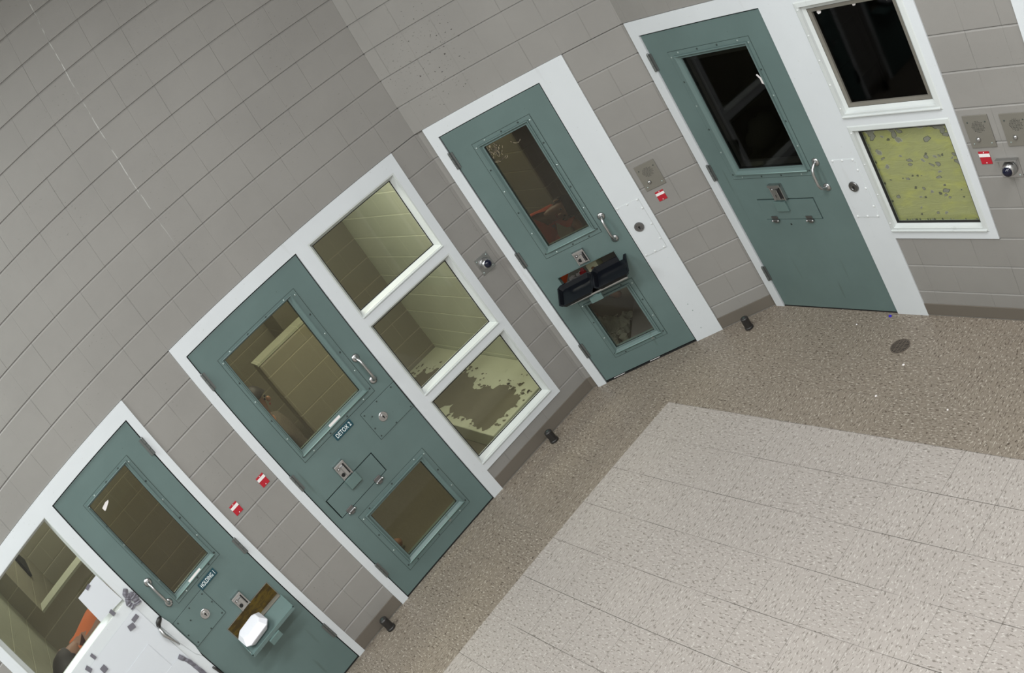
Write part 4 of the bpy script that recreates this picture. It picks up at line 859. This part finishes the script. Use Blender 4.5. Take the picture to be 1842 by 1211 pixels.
# ------------------------------------------------------------------ people in the cells
def skinned(name, verts, edges, radii, m, sub=1):
    me = bpy.data.meshes.new(name); me.from_pydata(verts, edges, []); me.materials.append(m)
    o = bpy.data.objects.new(name, me); C.objects.link(o)
    sk = o.modifiers.new('skin', 'SKIN'); sk.use_smooth_shade = True
    for v, r in zip(me.skin_vertices[0].data, radii): v.radius = (r, r); v.use_root = False
    me.skin_vertices[0].data[0].use_root = True
    s = o.modifiers.new('sub', 'SUBSURF'); s.levels = sub; s.render_levels = sub
    return o
def person(label, J, loc, yaw, shirt, trousers, hair_m='hair', head_yaw=0.0):
    """J: joint name -> (x,y,z); facing -y"""
    base = Vector(loc); RZ = Matrix.Rotation(yaw, 3, 'Z')
    names = []; V = []; E = []; RR = []
    def add(n, p, r, par=None):
        V.append(tuple(p)); RR.append(r); names.append(n)
        if par is not None: E.append((names.index(par), len(V) - 1))
    add('pelvis', J['pelvis'], 0.125); add('belly', J['belly'], 0.118, 'pelvis'); add('chest', J['chest'], 0.135, 'belly'); add('neck', J['neck'], 0.055, 'chest')
    hd = Vector(J['head']); nk = Vector(J['neck']); up = (hd - nk).normalized()
    add('jaw', hd - up * 0.05, 0.068, 'neck'); add('skull', hd + up * 0.035, 0.088, 'jaw'); add('crown', hd + up * 0.09, 0.055, 'skull')
    for s in 'LR':
        add('sh' + s, J['sh' + s], 0.062, 'chest'); add('el' + s, J['el' + s], 0.042, 'sh' + s); add('wr' + s, J['wr' + s], 0.029, 'el' + s)
        w_ = Vector(J['wr' + s]); d = (w_ - Vector(J['el' + s])).normalized(); sd = d.cross(Vector((0, 0, 1)));
        sd = sd.normalized() if sd.length > 0.1 else Vector((1, 0, 0))
        add('palm' + s, w_ + d * 0.07, 0.030, 'wr' + s)
        for k, off in enumerate((-0.030, -0.010, 0.010, 0.029)):
            ln = (0.058, 0.072, 0.068, 0.052)[k]
            add('f%d%s' % (k, s), w_ + d * 0.10 + sd * off, 0.0095, 'palm' + s); add('g%d%s' % (k, s), w_ + d * (0.10 + ln * 0.5) + sd * off * 1.2 + Vector((0, 0, -0.008)), 0.009, 'f%d%s' % (k, s)); add('h%d%s' % (k, s), w_ + d * (0.10 + ln) + sd * off * 1.25 + Vector((0, 0, -0.026)), 0.008, 'g%d%s' % (k, s))
        tn = -sd if s == 'L' else sd
        add('t' + s, w_ + d * 0.045 + tn * 0.035, 0.012, 'palm' + s); add('u' + s, w_ + d * 0.085 + tn * 0.055, 0.010, 't' + s)
        add('hip' + s, J['hip' + s], 0.098, 'pelvis'); add('kn' + s, J['kn' + s], 0.060, 'hip' + s); add('an' + s, J['an' + s], 0.042, 'kn' + s); add('toe' + s, J['toe' + s], 0.036, 'an' + s)
    o = skinned('person', V, E, RR, M['skin'], 2); o.location = base; o.rotation_euler = (0, 0, yaw); props(o, label, 'person')
    def child(n, keys, links, radii, m):
        c = skinned(n, [J[k] if k in J else V[names.index(k)] for k in keys], links, radii, m, 1); c.parent = o; return c
    def mid(a, b, f): return tuple(Vector(J[a]).lerp(Vector(J[b]), f))
    J2 = dict(J); J['cuffL'] = mid('shL', 'elL', 0.9); J['cuffR'] = mid('shR', 'elR', 0.9); J['hemL'] = mid('knL', 'anL', 0.9); J['hemR'] = mid('knR', 'anR', 0.9); J['col'] = mid('chest', 'neck', 0.75)
    child('shirt', ['pelvis', 'belly', 'chest', 'col', 'shL', 'cuffL', 'shR', 'cuffR'], [(0, 1), (1, 2), (2, 3), (2, 4), (4, 5), (2, 6), (6, 7)], [0.155, 0.145, 0.162, 0.075, 0.086, 0.068, 0.086, 0.068], shirt)
    child('trousers', ['pelvis', 'hipL', 'knL', 'hemL', 'hipR', 'knR', 'hemR'], [(0, 1), (1, 2), (2, 3), (0, 4), (4, 5), (5, 6)], [0.150, 0.120, 0.084, 0.066, 0.120, 0.084, 0.066], trousers)
    # hair cap, nose, eyes, ears
    f0 = (Matrix.Rotation(head_yaw, 3, 'Z') @ Vector((0, -1, 0))); f0 = (f0 - up * f0.dot(up)).normalized(); sd = up.cross(f0)
    def el(n, c, r, sc, m, keep=None):
        bm = bmesh.new(); bmesh.ops.create_icosphere(bm, subdivisions=3 if n == 'hair' else 2, radius=r)
        B = Matrix((sd, f0, up)).transposed()
        if keep: bmesh.ops.delete(bm, geom=[v for v in bm.verts if not keep(v.co)], context='VERTS')
        for v in bm.verts:
            j = 1 + (random.uniform(-0.05, 0.05) if n == 'hair' else 0)
            v.co = B @ Vector((v.co.x * sc[0] * j, v.co.y * sc[1] * j, v.co.z * sc[2] * j)) + c
        me = bpy.data.meshes.new(n); bm.to_mesh(me); bm.free(); me.materials.append(m); me.polygons.foreach_set('use_smooth', [True] * len(me.polygons))
        c_ = bpy.data.objects.new(n, me); C.objects.link(c_); c_.parent = o; return c_
    hc = hd + up * 0.02
    el('hair', hc + up * 0.012 - f0 * 0.008, 0.108, (0.92, 1.08, 1.12), M[hair_m], keep=lambda q: q.z > 0.015 or (q.y < 0.03 and q.z > -0.075))
    el('nose', hc + f0 * 0.098 - up * 0.012, 0.014, (0.8, 1.1, 1.5), M['skin'])
    for s_ in (-1, 1):
        el('eye', hc + f0 * 0.082 + sd * 0.032 * s_ + up * 0.008, 0.010, (1, 0.7, 0.8), M['lens']); el('ear', hc + sd * 0.088 * s_ - up * 0.008, 0.022, (0.4, 0.8, 1.3), M['skin'])
    el('mouth', hc + f0 * 0.088 - up * 0.045, 0.014, (1.5, 0.4, 0.4), M['redpack'])
    return o
sit = dict(pelvis=(0, 0, 0.55), belly=(-0.02, -0.03, 0.70), chest=(-0.06, -0.08, 0.93), neck=(-0.15, -0.14, 1.05), head=(-0.23, -0.19, 1.115), shL=(0.12, -0.06, 1.04), shR=(-0.20, -0.10, 0.96),
           elL=(0.19, -0.18, 0.82), elR=(-0.26, -0.26, 0.76), wrL=(0.12, -0.36, 0.70), wrR=(-0.14, -0.42, 0.68), hipL=(0.11, -0.02, 0.54), hipR=(-0.11, -0.02, 0.54), knL=(0.14, -0.42, 0.50), knR=(-0.14, -0.42, 0.50),
           anL=(0.14, -0.40, 0.09), anR=(-0.14, -0.40, 0.09), toeL=(0.15, -0.53, 0.04), toeR=(-0.15, -0.53, 0.04))
stoop = dict(pelvis=(0, 0, 0.86), belly=(0, -0.03, 1.02), chest=(0.0, -0.05, 1.30), neck=(-0.13, -0.10, 1.38), head=(-0.235, -0.15, 1.385), shL=(0.17, -0.04, 1.40), shR=(-0.13, -0.06, 1.36), elL=(0.22, -0.10, 1.05), elR=(-0.22, -0.12, 0.98),
             wrL=(0.15, -0.22, 0.86), wrR=(-0.16, -0.24, 0.82), hipL=(0.09, 0, 0.82), hipR=(-0.09, 0, 0.82), knL=(0.10, -0.03, 0.45), knR=(-0.10, -0.03, 0.45), anL=(0.10, 0.02, 0.09), anR=(-0.10, 0.02, 0.09), toeL=(0.11, -0.11, 0.04), toeR=(-0.11, -0.11, 0.04))
person('person with black hair and an orange shirt, head bowed, behind the holding window', stoop, (-3.61, 0.50, 0.0), 0.0, M['orange'], M['orange'], head_yaw=R(165))
sit3 = dict(sit)
sit3.update(pelvis=(0, 0.05, 0.59), belly=(0.02, -0.03, 0.71), chest=(0.04, -0.12, 0.85), neck=(0.11, -0.22, 0.90), head=(0.19, -0.30, 0.90), shL=(0.20, -0.14, 0.87), shR=(-0.13, -0.10, 0.93), elL=(0.27, -0.28, 0.70), elR=(-0.22, -0.26, 0.74), wrL=(0.16, -0.40, 0.60), wrR=(-0.10, -0.42, 0.62), hipL=(0.10, 0.02, 0.56), hipR=(-0.10, 0.02, 0.56), knL=(0.14, -0.34, 0.53), knR=(-0.14, -0.34, 0.53), anL=(0.14, -0.32, 0.09), anR=(-0.14, -0.32, 0.09), toeL=(0.15, -0.45, 0.04), toeR=(-0.15, -0.45, 0.04))
person('person in a red orange shirt bent over inside the narrow windowed cell', sit3, (0.86, 1.10, 0.0), 0.0, M['pad'], M['pad'])
stand = dict(pelvis=(0, 0, 0.88), belly=(0, 0, 1.02), chest=(0, 0.01, 1.22), neck=(0, 0, 1.38), head=(0, -0.01, 1.49), shL=(0.16, 0, 1.30), shR=(-0.16, 0, 1.30), elL=(0.21, 0.02, 1.04), elR=(-0.21, 0.02, 1.04), wrL=(0.20, -0.05, 0.82), wrR=(-0.20, -0.05, 0.82),
             hipL=(0.09, 0, 0.84), hipR=(-0.09, 0, 0.84), knL=(0.10, -0.02, 0.46), knR=(-0.10, -0.02, 0.46), anL=(0.10, 0.02, 0.09), anR=(-0.10, 0.02, 0.09), toeL=(0.11, -0.11, 0.04), toeR=(-0.11, -0.11, 0.04))
person('person with dark hair standing just behind the left edge of the DETOX 2 window', stand, (-1.80, 0.44, 0.0), R(70), M['drab'], M['drab'])
